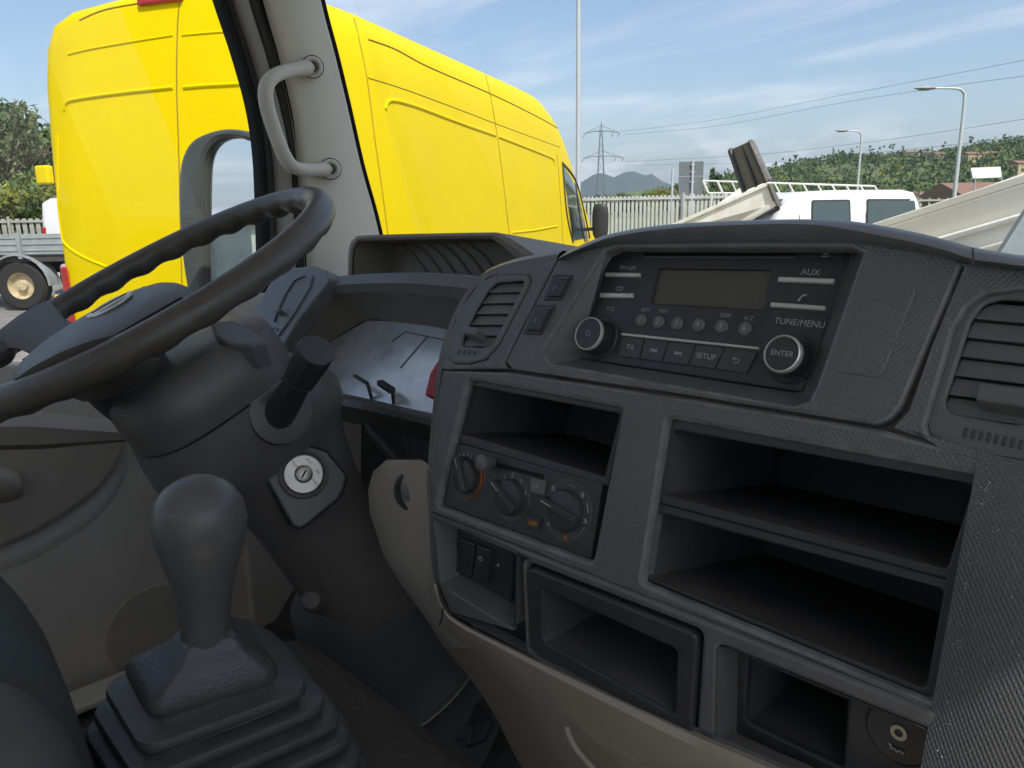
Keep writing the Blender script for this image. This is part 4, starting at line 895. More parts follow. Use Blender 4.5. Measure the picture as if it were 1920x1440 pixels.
# rounded left edge of the centre stack
path = [(A, (1043, 488)), (A, (1000, 494)), (A, (942, 507)), (A, (900, 527)), (A, (862, 577)), (A, (834, 650)), (A, (826, 692)), (B, (814, 790)), (B, (806, 900)), (B, (809, 960)), (C, (818, 1090)), (C, (843, 1151))]
P = [pl_.on(*q) for pl_, q in path]; nn = [pl_.n for pl_, q in path]; rows = [[], [], [], [], []]
for i, p in enumerate(P):
    t = (P[min(i+1, len(P)-1)]-P[max(i-1, 0)]).normalized(); out = t.cross(nn[i]).normalized()
    if out.dot(p-B.on(1200, 760)) < 0: out = -out
    for r, (a, b) in zip(rows, ((-.001, -.0006), (.005, -.001), (.010, -.006), (.012, -.016), (.010, -.16))): r.append(p+out*a+nn[i]*b)
rows = [spline(r, 5) for r in rows]; loft('stack_edge', rows, M_dot, dash, False, False, True, uv=True)

# ---- grey-beige lower trim under the centre stack, and the knee panel
low = [(818, 1090), (843, 1151), (960, 1213), (1100, 1278), (1300, 1368), (1500, 1454), (1830, 1640)]
edge = [(788, 1130), (832, 1205), (885, 1262), (940, 1330), (1000, 1420), (1060, 1500), (1160, 1640)]
rows = []
for f, w_ in ((0, -.002), (.06, .006), (.16, .008), (.35, .000), (.65, -.03), (1, -.075), (1.1, -.11)):
    rows.append(spline([C.off(w_).on(a[0]+(b[0]-a[0])*f, a[1]+(b[1]-a[1])*f) for a, b in zip(low, edge)], 5))
lt = loft('lower_trim', rows, M_beige, dash, False, False, True)
tube('trim_gap', [C.off(.009).on(831, 1141), C.off(.009).on(828, 1160), C.off(.004).on(824, 1172)], .0007, M_gap, dash, 6)
rows = []
for y, xl, xr, wl_ in ((862, 728, 790, -.10), (868, 722, 800, -.06), (885, 703, 812, -.045), (920, 694, 812, -.04), (960, 697, 812, -.04), (1040, 722, 814, -.045), (1100, 758, 824, -.045), (1150, 796, 850, -.045), (1215, 838, 900, -.06)):
    rows.append([C.off(-.002+wl_*1.6).on(xl-4, y), C.off(wl_).on(xl, y), C.off(wl_*.55).on(xl+(xr-xl)*.18, y), C.off(-.012+wl_*.1).on(xl+(xr-xl)*.55, y), C.off(-.008).on(xr, y)])
loft('knee_panel', rows, M_beige, dash, False, False, True, flip=True)
u = C.off(-.02); cpt = u.on(772, 921); ax = (u.n*.6+(EYE-cpt).normalized()*.6).normalized()
sk = lathe('plug_socket', cpt-ax*.004, ax, [(.0185, -.006), (.0185, .004), (.0155, .006), (.0135, .002), (.0125, -.004), (.001, -.006)], M_blk, dash, 28); lathe('plug', cpt-ax*.006, ax, [(.009, 0), (.009, .010), (.006, .012), (.001, .012)], M_dash, sk, 20)
# scratches on the lower trim
M_scr = mat('scratch_mark', (.42, .36, .26), .8, var=.2)
rng = random.Random(5)
for pts in ([(994, 1288), (1000, 1320), (1003, 1350), (1012, 1375), (1026, 1402), (1038, 1425)], [(905, 1222), (902, 1232), (908, 1240)], [(1160, 1402), (1185, 1420), (1205, 1440)], [(895, 1224), (893, 1236), (900, 1247)]):
    bvl = bvh_of(lt) if pts[0][0] == 994 else bvl
    Q = [hit(bvl, q.x+rng.uniform(-1.6, 1.6), q.y, .0002) for q in spline([V((*p, 0)) for p in pts], 7)]; Q = [q for q in Q if q]
    if len(Q) > 2: tube('scratch', Q, [rng.uniform(.0002, .0007) for _ in Q], M_scr, lt, 5)
Q = [C.off(-.012).on(x, y) for x, y in ((1062, 1362), (1070, 1385), (1085, 1410), (1110, 1438), (1140, 1470))]
tube('grab_lip', spline(Q, 5), .0022, M_beige, lt, 8)

# ---- instrument binnacle
Lp = tilt_plane(at(730, 680, 1.05), 41); K = tilt_plane(at(730, 545, 1.0), 25)
inst = thing('instrument_cluster', 'pale dusty reflective instrument lens deep under its hood, with two black reset pins', 'instrument cluster', Lp.on(720, 690))
plate('lens', Lp, [(690, 600), (780, 606), (880, 624), (890, 700), (830, 780), (625, 737), (535, 694), (570, 668)], [], M_lens, inst, -.004, 0, .001, r=.006)
for foot, tip, end, sz in (((697, 748), (689, 719), (664, 704), .005), ((738, 756), (736, 733), (712, 717), .009)):
    p0 = Lp.on(*foot); p1 = Lp.off(.016).on(*tip); tube('reset_pin', [p0, p1], .0024, M_blk, inst, 8); beam('pin_cap', p1, Lp.off(.016).on(*end), sz, sz*.8, M_blk, inst, bevel=.001)
tube('bezel_line', [Lp.off(.001).on(845, 640), Lp.off(.001).on(760, 622), Lp.off(.001).on(735, 640)], .0008, M_dash, inst, 6)
tube('bezel_line', [Lp.off(.001).on(800, 632), Lp.off(.001).on(750, 690)], .0008, M_dash, inst, 6)
li = [(530, 700), (548, 650), (586, 582), (622, 553), (720, 549), (820, 556), (900, 568)]; lo = [(504, 690), (520, 640), (560, 562), (606, 524), (720, 512), (830, 514), (930, 524)]
ln = [(535, 694), (570, 668), (632, 632), (690, 600), (760, 606), (830, 614), (880, 624)]
rows = [[Lp.on(*p) for p in ln], [K.off(-.003).on(*p) for p in li], [K.off(.002).on(*p) for p in li], [K.off(.010).on((a[0]+b[0])/2, (a[1]+b[1])/2) for a, b in zip(li, lo)], [K.off(.002).on(*p) for p in lo], [K.off(-.015).on(p[0], p[1]-3)+V((0, .03, -.004)) for p in lo], [K.on(p[0], p[1])+V((0, .16, -.03)) for p in lo]]
rows = [spline(r, 5) for r in rows]
hood = loft('binnacle_hood', rows[1:], M_dash, dash, False, False, True)
loft('binnacle_lining', rows[:3], M_brown, dash, False, False, True)
# tray edge below the lens
tr = [(600, 730), (700, 750), (830, 782)]
rows = [spline([pl_.on(p[0], p[1]+dy) for p in tr], 4) for pl_, dy in ((Lp.off(-.004), -2), (Lp.off(.006), 2), (Lp.off(.008), 9), (Lp.off(.004), 22), (Lp.off(-.03), 42), (Lp.off(-.12), 52))]
loft('binnacle_sill', rows, M_dash, dash, False, False, True)
beam('binnacle_rib', Lp.off(-.02).on(690, 800), Lp.off(-.03).on(745, 868), .010, .012, M_colk, dash, bevel=.003)
rb = tilt_plane(at(815, 715, .70), 30); plate('hazard_flap', rb, [(825, 668), (850, 672), (845, 752), (795, 742), (805, 700)], [], M_redp, dash, -.012, 0, .002, r=.004)
tube('hazard_mark', [rb.off(.0005).on(x, y) for x, y in ((820, 700), (832, 712), (818, 712))], .0006, M_print, dash, 5)
# left side vent beyond the binnacle
S_ = tilt_plane(at(545, 570, 1.12), 28)
plate('side_vent_panel', S_, [(462, 610), (505, 530), (545, 502), (585, 497), (612, 506), (622, 522), (560, 600), (516, 672), (495, 668)], [], M_dash, dash, -.02, 0, .004, r=.008)
vent(S_.off(.001), [(508, 618), (530, 556), (548, 524), (570, 512), (588, 516), (582, 540), (552, 590), (522, 632)], [(514, 602), (536, 552), (554, 526), (572, 518), (580, 524), (572, 546), (545, 590), (526, 608)], ((548, 519), (498, 604), (588, 520), (532, 612)), 6, (528, 590), [(513, 612), (527, 616), (522, 624), (510, 620)], 'side_air_vent', tabsize=(.012, .006), rfr=.004, teeth=1)
# open tray on top of the dash
Tt = tilt_plane(at(800, 480, 1.08), 6)
tof = [(652, 516), (654, 466), (664, 448), (690, 441), (900, 436), (935, 438), (965, 452), (1022, 492), (1045, 520)]; tin = [(660, 516), (662, 474), (670, 457), (692, 451), (895, 447), (928, 452), (950, 468), (978, 496), (990, 520)]
rows = [spline([pl_.on(*p) for p in src_], 4) for pl_, src_ in ((Tt.off(-.004), tin), (Tt.off(.001), tin), (Tt.off(.004), [((a[0]+b[0])/2, (a[1]+b[1])/2) for a, b in zip(tin, tof)]), (Tt, tof))]
rows.append([p+V((0, .02, -.003)) for p in rows[-1]]); rows.append([p+V((0, .16, -.025)) for p in rows[-2]])
ttray = loft('top_tray', rows, M_brown, dash, False, False, True, flip=False)
uvr = spline([Tt.uv(*p).to_3d() for p in tin], 4); n_ = len(uvr)
back = [Tt.p(p.x, p.y, -.075) for p in uvr]; front = [Tt.p(p.x, p.y, -.003) for p in uvr]
mk('tray_lining', front+back, [(i, i+1, i+1+n_, i+n_) for i in range(n_-1)]+[tuple(range(n_, 2*n_))], M_brown, ttray, True, sharp=40)
for i in range(6):
    x = 745+26*i; tube('rib', spline([Tt.off(-.074).on(x, 455), Tt.off(-.074).on(x+28, 476), Tt.off(-.072).on(x+46, 500), Tt.off(-.070).on(x+58, 520)], 4), .0022, M_brown, ttray, 6)
# dash top, dash body
mk('dash_top', [(-1.3, .76, ZC-.15), (.42, .70, ZC-.12), (.42, 1.0, ZC-.17), (-1.3, 1.0, ZC-.17), (-1.3, .80, ZC-.30), (.42, .72, ZC-.30), (.42, 1.0, ZC-.30), (-1.3, 1.0, ZC-.30)], [(0, 1, 2, 3), (4, 7, 6, 5), (0, 4, 5, 1), (2, 6, 7, 3)], M_brown, dash)
loft('left_dash_end', [[at(*q) for q in r] for r in ([(-90, 772, 1.0), (60, 770, 1.04), (236, 790, 1.1)], [(-90, 800, .96), (60, 800, 1.0), (238, 812, 1.06)], [(-90, 836, .97), (70, 834, 1.0), (236, 824, 1.06)], [(-90, 846, 1.1), (80, 842, 1.12), (234, 828, 1.14)])], M_brown, dash, False, False, True)

# ---- radio
rad = thing('car_radio', 'black car radio with grey screen, silver bars and two round knobs', 'radio', RP.on(1310, 600))
face = plate('face_plate', RP, [(1147, 462), (1603, 458), (1502, 735), (1083, 671)], [[(1234, 503), (1446, 506), (1432, 580), (1219, 568)]], M_blk, rad, -.02, 0, .001, r=.002, hr=.002, hbev=.0012)
plate('screen', RP.off(-.003), [(1228, 500), (1452, 502), (1438, 586), (1212, 572)], [], M_screen, rad, -.002, 0, 0)
plate('disc_slot', RP, [(1213, 468), (1496, 468), (1492, 481), (1207, 481)], [], M_gap, rad, -.001, .0003, 0, r=.001)
tube('slot_lip', [RP.off(.0008).on(1207, 482), RP.off(.0008).on(1492, 483)], .0008, M_dash, rad, 6)
for q, s in (([(1152, 468), (1198, 468), (1194, 480), (1148, 480)], None), ([(1500, 470), (1588, 470), (1583, 484), (1495, 484)], 'eject')):
    b_ = plate('button', RP, q, [], M_blk, rad, -.001, .0014, .0005, r=.001)
    if s: mk('symbol', [RP.off(.0017).on(*p) for p in ((1541, 478), (1555, 478), (1549, 471), (1540, 482), (1554, 482), (1554, 480), (1541, 480))], [(0, 1, 2), (3, 4, 5, 6)], M_printdim, b_)
    else: text('symbol', RP, 1173, 474, '·  ·', .004, M_printdim, b_, .0016)
def bar(q, name='silver_bar'):
    return plate(name, RP, q, [], M_chrome, rad, -.001, .0024, .0009, r=.0006)
bar([(1138, 512), (1203, 513), (1201, 521), (1136, 520)]); bar([(1128, 550), (1190, 551), (1188, 560), (1126, 559)])
bar([(1462, 520), (1567, 524), (1564, 534), (1460, 530)]); bar([(1448, 568), (1551, 575), (1548, 584), (1446, 577)])
bar([(1168, 625), (1426, 652), (1424, 657), (1167, 630)], 'silver_strip')
for s, x, y, sz in (('FM·AM', 1177, 503, .0048), ('CD', 1162, 542, .0048), ('AUX', 1520, 511, .0056), ('VOL', 1146, 580, .0044), ('TUNE/MENU', 1499, 606, .0056), ('RPT', 1211, 582, .0040), ('MIX', 1244, 584, .0040), ('DISP', 1361, 592, .0040), ('A-Z', 1404, 597, .0040)):
    text('lettering', RP, x, y, s, sz, M_print if sz > .0045 else M_printdim, rad)
u = RP.uv(1505, 558); tube('phone_symbol', [RP.p(u.x+x*.001, u.y+y*.001, .0005) for x, y in ((-2.2, -2.2), (-1.4, -1.6), (-1.2, -.4), (.2, 1.2), (1.4, 1.3), (2.2, 2.0))], [.0008, .0007, .0005, .0005, .0007, .0008], M_print, rad, 6)
for i, (x, y) in enumerate(((1203, 601), (1236, 604), (1271, 607), (1311, 610), (1354, 613), (1398, 617))):
    u = RP.uv(x, y); c = RP.p(u.x, u.y); b_ = lathe('preset_button', c, RP.n, [(.0046, -.001), (.0046, .0012), (.0040, .0018), (.001, .0016)], M_dash, rad, 24)
    text('number', RP, x, y, str(i+1), .0052, M_print, b_, .0021)
fr_ = (0, .17, .345, .545, .755, 1)
T0, T1, B0, B1_ = V((1166, 632)), V((1424, 660)), V((1160, 668)), V((1402, 701))
for i, s in enumerate(('TA', 'prev', 'next', 'SETUP', 'back')):
    a, b = fr_[i]+.004, fr_[i+1]-.004; q = [T0.lerp(T1, a), T0.lerp(T1, b), B0.lerp(B1_, b), B0.lerp(B1_, a)]
    k_ = plate('button', RP, q, [], mat('button_plastic', (.066, .066, .068), .42), rad, -.001, .0016, .0006, r=.0012); cx, cy = sum(p.x for p in q)/4, sum(p.y for p in q)/4
    u = RP.uv(cx, cy); Z = .0018
    def tri(x0, d): return [RP.p(u.x+x0, u.y+.0014, Z), RP.p(u.x+x0+d*.0024, u.y, Z), RP.p(u.x+x0, u.y-.0014, Z)]
    def vbar(x0): return [RP.p(u.x+x0-.0003, u.y-.0014, Z), RP.p(u.x+x0+.0003, u.y-.0014, Z), RP.p(u.x+x0+.0003, u.y+.0014, Z), RP.p(u.x+x0-.0003, u.y+.0014, Z)]
    if s in ('TA', 'SETUP'): text('lettering', RP, cx, cy, s, .0052, M_print, k_, Z)
    elif s == 'next': mk('symbol', tri(-.003, 1)+tri(-.0006, 1)+vbar(.0022), [(2, 1, 0), (5, 4, 3), (6, 7, 8, 9)], M_print, k_)
    elif s == 'prev': mk('symbol', tri(.003, -1)+tri(.0006, -1)+vbar(-.0022), [(0, 1, 2), (3, 4, 5), (6, 7, 8, 9)], M_print, k_)
    else: tube('symbol', [RP.p(u.x+x*.001, u.y+y*.001, Z) for x, y in ((-1, 2), (-2.4, .9), (-1, -.2), (-2.2, .9), (1.2, .9), (2, .2), (2, -.8), (1.2, -1.6), (-1.2, -1.6))], .0003, M_print, k_, 5)
for x, y, r, s in ((1124, 634, .0120, None), (1484, 673, .0112, 'ENTER')):
    u = RP.uv(x, y); c = RP.p(u.x, u.y); dd = lathe('knob_surround', c, RP.n, [(r*1.38, -.001), (r*1.38, .0008), (r*1.30, .0016), (r*1.1, .0010), (.001, .0008)], M_blk, rad, 36)
    kn = lathe('knob', c, RP.n, [(r*1.03, .001), (r*1.0, .0115), (r*.93, .0135), (.001, .0133)], M_blk, rad, 40)
    lathe('knob_ring', c, RP.n, [(r*.90, .0134), (r*.93, .0146), (r*1.0, .0140), (r*1.04, .0115), (r*1.03, .0105)] if s else [(r*.93, .0134), (r*.95, .0143), (r*1.0, .0140), (r*1.03, .0125), (r*1.02, .0115)], M_chrome, kn, 40, cap=False)
    for i in range(36):
        a = i*math.pi/18; e = RP.u*math.cos(a)+RP.v*math.sin(a); tube('grip_rib', [c+e*r*1.035+RP.n*.002, c+e*r*1.01+RP.n*.0105], .0005, M_blk, kn, 4) if not s else None
    if s: text('lettering', Plane(c+RP.n*.0134, RP.n), 0, 0, s, .0047, M_print, kn, .0003, px_coords=False)
    else: tube('symbol', [c+RP.n*.0138+(RP.u*math.cos(t)+RP.v*math.sin(t))*.0018 for t in [k*math.pi/5 for k in range(11)]], .0003, M_printdim, kn, 5)

# ---- steering wheel (its own axes: WX across, WV up the wheel, WN towards the driver)
a_, b_ = R_(27.2), R_(-7)
WX = V((math.cos(b_), math.sin(b_), 0)); WV = V((-math.sin(b_)*math.cos(a_), math.cos(b_)*math.cos(a_), math.sin(a_))); WN = WX.cross(WV)
WC = V((-.884, .302, ZC-.079))
def wp(x, v, n): return WC+WX*x+WV*v+WN*n
sw = thing('steering_wheel', 'worn brown-black steering wheel with finger grips and a grey airbag cover', 'steering wheel', WC)
rings = []; NS = 180; RR = .2095
for i in range(NS):
    th = 2*math.pi*i/NS; e = WX*math.cos(th)+WV*math.sin(th); c = WC+e*RR; ring = []
    g = max(0, math.sin(th*34)) if True else 0
    for j in range(16):
        f = 2*math.pi*j/16; r = .0160
        inner = max(0, -math.cos(f)*.6-math.sin(f)*.8)           # grips on the inner and rear side of the rim
        r *= 1-.30*inner*(.5-.5*math.cos(th*30))
        ring.append(c+e*r*math.cos(f)+WN*r*math.sin(f)*1.02)
    rings.append(ring)
rings.append(rings[0]); loft('rim', rings, M_wheel, sw, True, False, True, sharp=180)
# airbag cover, domed
def supere(t, a, b, k): c, s = math.cos(t), math.sin(t); return (math.copysign(abs(c)**(2/k), c)*a, math.copysign(abs(s)**(2/k), s)*b)
rings = []
for s, n in ((.80, -.044), (.98, -.030), (1.02, -.021), (1.0, -.014), (.96, -.009), (.88, -.004), (.7, .001), (.5, .004), (.25, .006), (.02, .0065)):
    ring = []
    for i in range(48):
        x, v = supere(2*math.pi*i/48, .086*s, .098*s, 2.7); x *= 1-.15*max(0, -v/.1); ring.append(wp(x-.004, v-.063, n))
    rings.append(ring)
pad = loft('airbag_cover', rings, M_pad, sw, True, True, True, sharp=60)
for sx in (-1, 1): tube('cover_gap', spline([wp(sx*.082-.004, .012, -.010), wp(sx*.085-.004, -.06, -.008), wp(sx*.074-.004, -.14, -.011)], 5), .0028, M_gap, pad, 6)
# emblem: ring with a bar
em = [wp(.021*math.cos(t)-.002, -.040+.021*math.sin(t), .0070) for t in [k*math.pi/12 for k in range(24)]]; ek = tube('emblem_ring', em, .0032, M_chrome, pad, 8, closed=True, flat=.5)
box('emblem_bar', wp(-.002, -.040, .0078), (.012, .052, .003), M_chrome, pad, .001, (WX, WV, WN)); box('emblem_letter', wp(-.002, -.040, .0094), (.005, .040, .0008), M_gap, pad, .0002, (WX, WV, WN))
# two spokes reaching to the lower rim
for ang, x0 in ((214, -.075), (326, .072)):
    e = WX*math.cos(R_(ang))+WV*math.sin(R_(ang)); t = WN.cross(e); p1 = WC+e*.202; p0 = wp(x0, -.085, -.045)
    loft('spoke', [[p0.lerp(p1, f)+t*w_*math.cos(q)+WN*(h*math.sin(q)+.012*f*f) for q in [k*math.pi/6 for k in range(12)]] for f, w_, h in ((0, .050, .016), (.25, .040, .013), (.5, .034, .011), (.75, .036, .011), (.93, .048, .012), (1.0, .056, .010))], M_pad if ang == 214 else M_wheel, sw, True, True, True)
loft('hub_shell', [[wp(-.004+.08*s*math.cos(q), -.07+.085*s*math.sin(q), n) for q in [k*math.pi/12 for k in range(24)]] for s, n in ((.55, -.040), (.56, -.060), (.52, -.085), (.45, -.11))], M_blk, sw)

# ---- steering column with lock and stalk
colm = thing('steering_column', 'dark grey steering column shroud with ignition lock and stalk', 'steering column', wp(0, 0, -.62))
def csec(t, hx, hv, k=3.0, ox=0, ov=0, n=40): return [wp(ox+supere(2*math.pi*i/n, hx, hv, k)[0], ov+supere(2*math.pi*i/n, hx, hv, k)[1], -t) for i in range(n)]
up = loft('upper_shroud', [csec(*q) for q in ((.072, .05, .06, 2.6, 0, -.02), (.075, .082, .085, 2.8, 0, -.015), (.085, .094, .097, 3, 0, -.012), (.12, .097, .100, 3, 0, -.012), (.138, .096, .099, 3, 0, -.012))], M_col, colm, True, True, True, sharp=50)
loft('shroud_gap', [csec(*q) for q in ((.134, .092, .095, 3, 0, -.012), (.142, .092, .095, 3, 0, -.012))], M_gap, colm)
lowp = [(.1405, .097, .101, 3, 0, -.010), (.155, .098, .108, 3, 0, -.006), (.175, .098, .118, 3, 0, .000), (.195, .096, .122, 2.8, 0, .002), (.215, .090, .118, 2.6, 0, .004), (.235, .078, .104, 2.5, 0, .006), (.255, .070, .090, 2.5, .004, .010), (.28, .066, .080, 2.5, .008, .012), (.32, .062, .074, 2.6, .008, .010), (.40, .060, .070, 2.6, .006, .006), (.50, .060, .068, 2.6, .004, .002), (.545, .060, .068, 2.6, .004, .002), (.555, .056, .062, 2.6, .004, .002)]
lw = loft('lower_shroud', [csec(*q) for q in lowp], M_col, colm, True, True, True, sharp=60)
loft('column_boot', [csec(*q) for q in ((.43, .030, .035, 2.4, -.004, -.02), (.46, .056, .066, 2.4, -.006, -.022), (.50, .070, .082, 2.4, -.008, -.020), (.54, .079, .090, 2.3, -.006, -.012), (.60, .086, .096, 2.2, 0, -.004), (.655, .090, .102, 2.2, 0, 0), (.66, .096, .108, 2.2, 0, 0), (.668, .096, .108, 2.2, 0, 0), (.672, .092, .104, 2.2, 0, 0), (.70, .098, .112, 2.2, 0, 0), (.74, .11, .125, 2.2, 0, .0), (.86, .13, .15, 2.2, 0, .0))], M_colk, colm, True, True, True, sharp=60)
tube('boot_trim', csec(.664, .0975, .1095, 2.2)[:], .0018, M_seal2, colm, 6, closed=True)
cbv2 = bvh_of(lw, up)
def colhit(px, py):
    d = ray(px, py).normalized(); h = cbv2.ray_cast(EYE, d); return h[0], h[1]
# ignition lock plate
p, nrm = colhit(570, 900)
if nrm.dot(EYE-p) < 0: nrm = -nrm
nrm = (nrm*.45+(EYE-p).normalized()*.55+WN*.18).normalized(); IP = Plane(p+nrm*.019, nrm, WV.cross(nrm))
plate('lock_plate', IP, [(495, 880), (505, 868), (575, 836), (612, 846), (650, 893), (645, 915), (635, 935), (575, 985), (560, 992), (548, 985), (500, 900)], [], M_col, colm, -.05, .0, .003, r=.006)
plate('lock_plate_gap', IP.off(-.0015), [(493, 880), (503, 866), (575, 834), (613, 844), (652, 893), (647, 916), (636, 937), (576, 987), (560, 994), (547, 987), (498, 901)], [], M_gap, colm, -.05, 0, 0, r=.006)
lu = IP.uv(569, 889); lc = IP.p(lu.x, lu.y)
lathe('lock_well', lc, IP.n, [(.0290, .0), (.0282, .0022), (.0262, .0030), (.0240, .0015), (.0232, -.001)], M_col, colm, 36)
lk_ = lathe('ignition_lock', lc, IP.n, [(.0232, -.002), (.0228, .0015), (.0215, .0025), (.0105, .0026), (.0098, .0018), (.0092, .0045), (.0078, .0052), (.001, .0052)], M_lock, colm, 40)
box('key_slot', lc+IP.n*.0052, (.0020, .0095, .0006), M_gap, lk_, 0, tuple(Matrix.Rotation(R_(25), 3, IP.n) @ q for q in (IP.u, IP.v, IP.n)))
for s, a in (('ACC', 120), ('ON', 60), ('START', 15), ('LOCK', 185)):
    q = IP.u*math.cos(R_(a))+IP.v*math.sin(R_(a)); text('lettering', Plane(lc+q*.0158+IP.n*.0027, IP.n, IP.u), 0, 0, s, .0042, M_gap, lk_, .0001, px_coords=False)
# stalk
p, nrm = colhit(528, 772)
dS = depth_of(p); st_pts = [at(512, 790, dS+.015), at(528, 768, dS-.005), at(548, 735, dS-.03), at(560, 715, dS-.045), at(572, 692, dS-.06), at(594, 656, dS-.085)]
sax = (st_pts[-1]-st_pts[0]).normalized()
nrm = nrm if nrm.dot(EYE-p) > 0 else -nrm
lathe('stalk_boot', p, (nrm+sax*.5), [(.038, -.014), (.036, .000), (.031, .002), (.001, .001)], M_col, colm, 32)
tube('stalk', spline(st_pts[:4], 4), [.0195-.006*i/12 for i in range(13)], M_blk, colm, 20)
e0, e1 = st_pts[3], st_pts[5]; Ls = (e1-e0).length
lathe('stalk_knob', e0, e1-e0, [(.0145, -.002), (.0168, .002), (.0172, .006), (.0163, .0075), (.0172, .009), (.0186, Ls*.55), (.0194, Ls*.9), (.0182, Ls*1.0), (.001, Ls*1.01)], M_blk, colm, 14, sharp=25)
lathe('column_bolt', at(588, 1128, .985), (at(560, 1110, .9)-at(588, 1128, .985)), [(.014, -.02), (.014, .012), (.011, .017), (.001, .018)], M_col, colm, 18)
tag(lathe('paint_chip', at(505, 1008, .97), ray(505, 1008)*-1, [(.006, 0), (.004, .002), (.001, .003)], M_pillar, colm, 7), None)
q_, nq = colhit(452, 626)
if q_: nq = nq if nq.dot(EYE-q_) > 0 else -nq; plate('column_top_cover', Plane(q_+nq*.006, (nq+WN*.6), WX), [(392, 604), (438, 598), (494, 632), (500, 640), (470, 646), (425, 642), (404, 628)], [], M_pad, colm, -.03, .0, .003, r=.004)

# ---- gear lever
gl_b, gl_t = at(386, 1198, .535), at(371, 910, .475)
gear = thing('gear_lever', 'dark grey gear lever with pear-shaped knob on a ribbed rubber boot', 'gear lever', gl_b-V((0, 0, .2)))
L_ = (gl_t-gl_b).length; gx = gl_t-gl_b
prof = [(.0165, 0), (.0172, .004), (.0172, .012), (.0185, .03), (.0205, .045), (.0235, .058), (.0275, .072), (.0302, .084), (.0306, .092), (.0290, .101), (.0245, .1085), (.0175, .1135), (.009, .1155), (.0005, .116)]
kf = L_/.116; lathe('knob', gl_b, gx, [(r*.94, h*kf) for r, h in prof], M_knob, gear, 40, sharp=80)
lathe('stem_collar', gl_b-gx.normalized()*.03, gx, [(.0195, .016), (.0195, .026), (.0185, .030), (.0165, .031), (.0165, .036)], M_boot, gear, 32, sharp=60)
z0 = (gl_b-V((0, 0, .024))).z
LAY = [((228, 1240), (276, 1330), (530, 1256), (448, 1150)), ((190, 1287), (264, 1410), (586, 1292), (462, 1150)), ((166, 1330), (256, 1470), (624, 1320), (478, 1154)), ((148, 1368), (250, 1524), (654, 1350), (492, 1160)), ((134, 1405), (245, 1572), (678, 1384), (505, 1168)), ((122, 1442), (240, 1620), (700, 1424), (520, 1180)), ((112, 1480), (236, 1668), (722, 1466), (536, 1194))]
HZL = [0, .0185, .033, .046, .058, .070, .082]
def sq(k, scale, dz, rad=.014):
    Q = [at_z(*p, z0-HZL[k]) for p in LAY[k]]; ce = sum(Q, V((0, 0, 0)))/4
    return [ce+V((p.x*scale, p.y*scale, dz)) for p in round_poly([V(((q-ce).x, (q-ce).y)) for q in Q], rad*(1+.25*k), 6)]
q0 = sum([at_z(*p, z0) for p in LAY[0]], V((0, 0, 0)))/4; off = V((gl_b.x-q0.x, gl_b.y-q0.y, 0))
def sh_(r, f): return [p+off*f for p in r]
rings = [sh_(sq(0, .33, .031), 1), sh_(sq(0, .40, .028), 1), sh_(sq(0, .52, .020), .8), sh_(sq(0, .70, .012), .5), sh_(sq(0, .87, .0055), .2), sq(0, .965, .0015), sq(0, 1.0, -.003), sq(0, 1.0, -.007), sq(0, .97, -.0095)]
for k in range(1, 7):
    rings += [sq(k-1, .86, -.0085), sq(k, .80, .0030), sq(k, .93, .0024), sq(k, .985, .0012), sq(k, 1.0, -.0015), sq(k, 1.0, -.0050), sq(k, .97, -.0070)]
cen = sum(rings[-1], V((0, 0, 0)))/len(rings[-1]); z = -.02
loft('rubber_boot', list(reversed(rings)), M_boot, gear, True, True, True, sharp=50)
box('boot_base', cen+V((0, 0, -.03)), (.30, .30, .05), M_floor, gear, .02)

# ---- floor, pedals, walls of the cab
FZ = ZC-.79
cab = thing('truck_cab', 'light grey inside of the truck cab with its pillars, roof and doors', 'cab', (-.43, 0, FZ))
mk('floor', [(-1.41, -1.06, FZ), (.53, -1.06, FZ), (.53, .62, FZ), (-1.41, .62, FZ), (.53, .84, FZ+.25), (-1.41, .84, FZ+.25), (.53, .86, ZC-.28), (-1.41, .86, ZC-.28)], [(0, 1, 2, 3), (3, 2, 4, 5), (5, 4, 6, 7)], M_floor, cab)
box('engine_hump', (-.38, -.15, FZ+.12), (.55, .75, .26), M_beige, cab, .05)
pd = thing('brake_pedal', 'black ribbed rubber pedal low behind the steering column', 'pedal', at(880, 1345, 1.12))
pl_ = tilt_plane(at(880, 1345, 1.10), 50); plate('pad', pl_, [(858, 1300), (922, 1345), (905, 1385), (870, 1398), (835, 1378)], [], M_blk, pd, -.012, 0, .003, r=.010)
for i in range(9):
    f = i/8; a = V((850, 1330)).lerp(V((905, 1352)), f) if False else None
    p0 = V((848, 1345)).lerp(V((885, 1366)), f); q0 = p0+V((-6, 26)); beam('rib', pl_.off(.001).on(p0.x, p0.y), pl_.off(.001).on(q0.x, q0.y), .003, .005, M_colk, pd)
for i in range(4):
    p0 = V((852, 1322)).lerp(V((866, 1304)), i/3); q0 = V((896, 1354)).lerp(V((914, 1336)), i/3); beam('rib', pl_.off(.001).on(*p0), pl_.off(.001).on(*q0), .003, .005, M_colk, pd)
tube('arm', [pl_.off(-.01).on(885, 1350), pl_.off(-.01).on(885, 1350)+V((.02, .14, .10)), pl_.off(-.01).on(885, 1350)+V((.03, .2, .3))], .012, M_chassis, pd, 8)
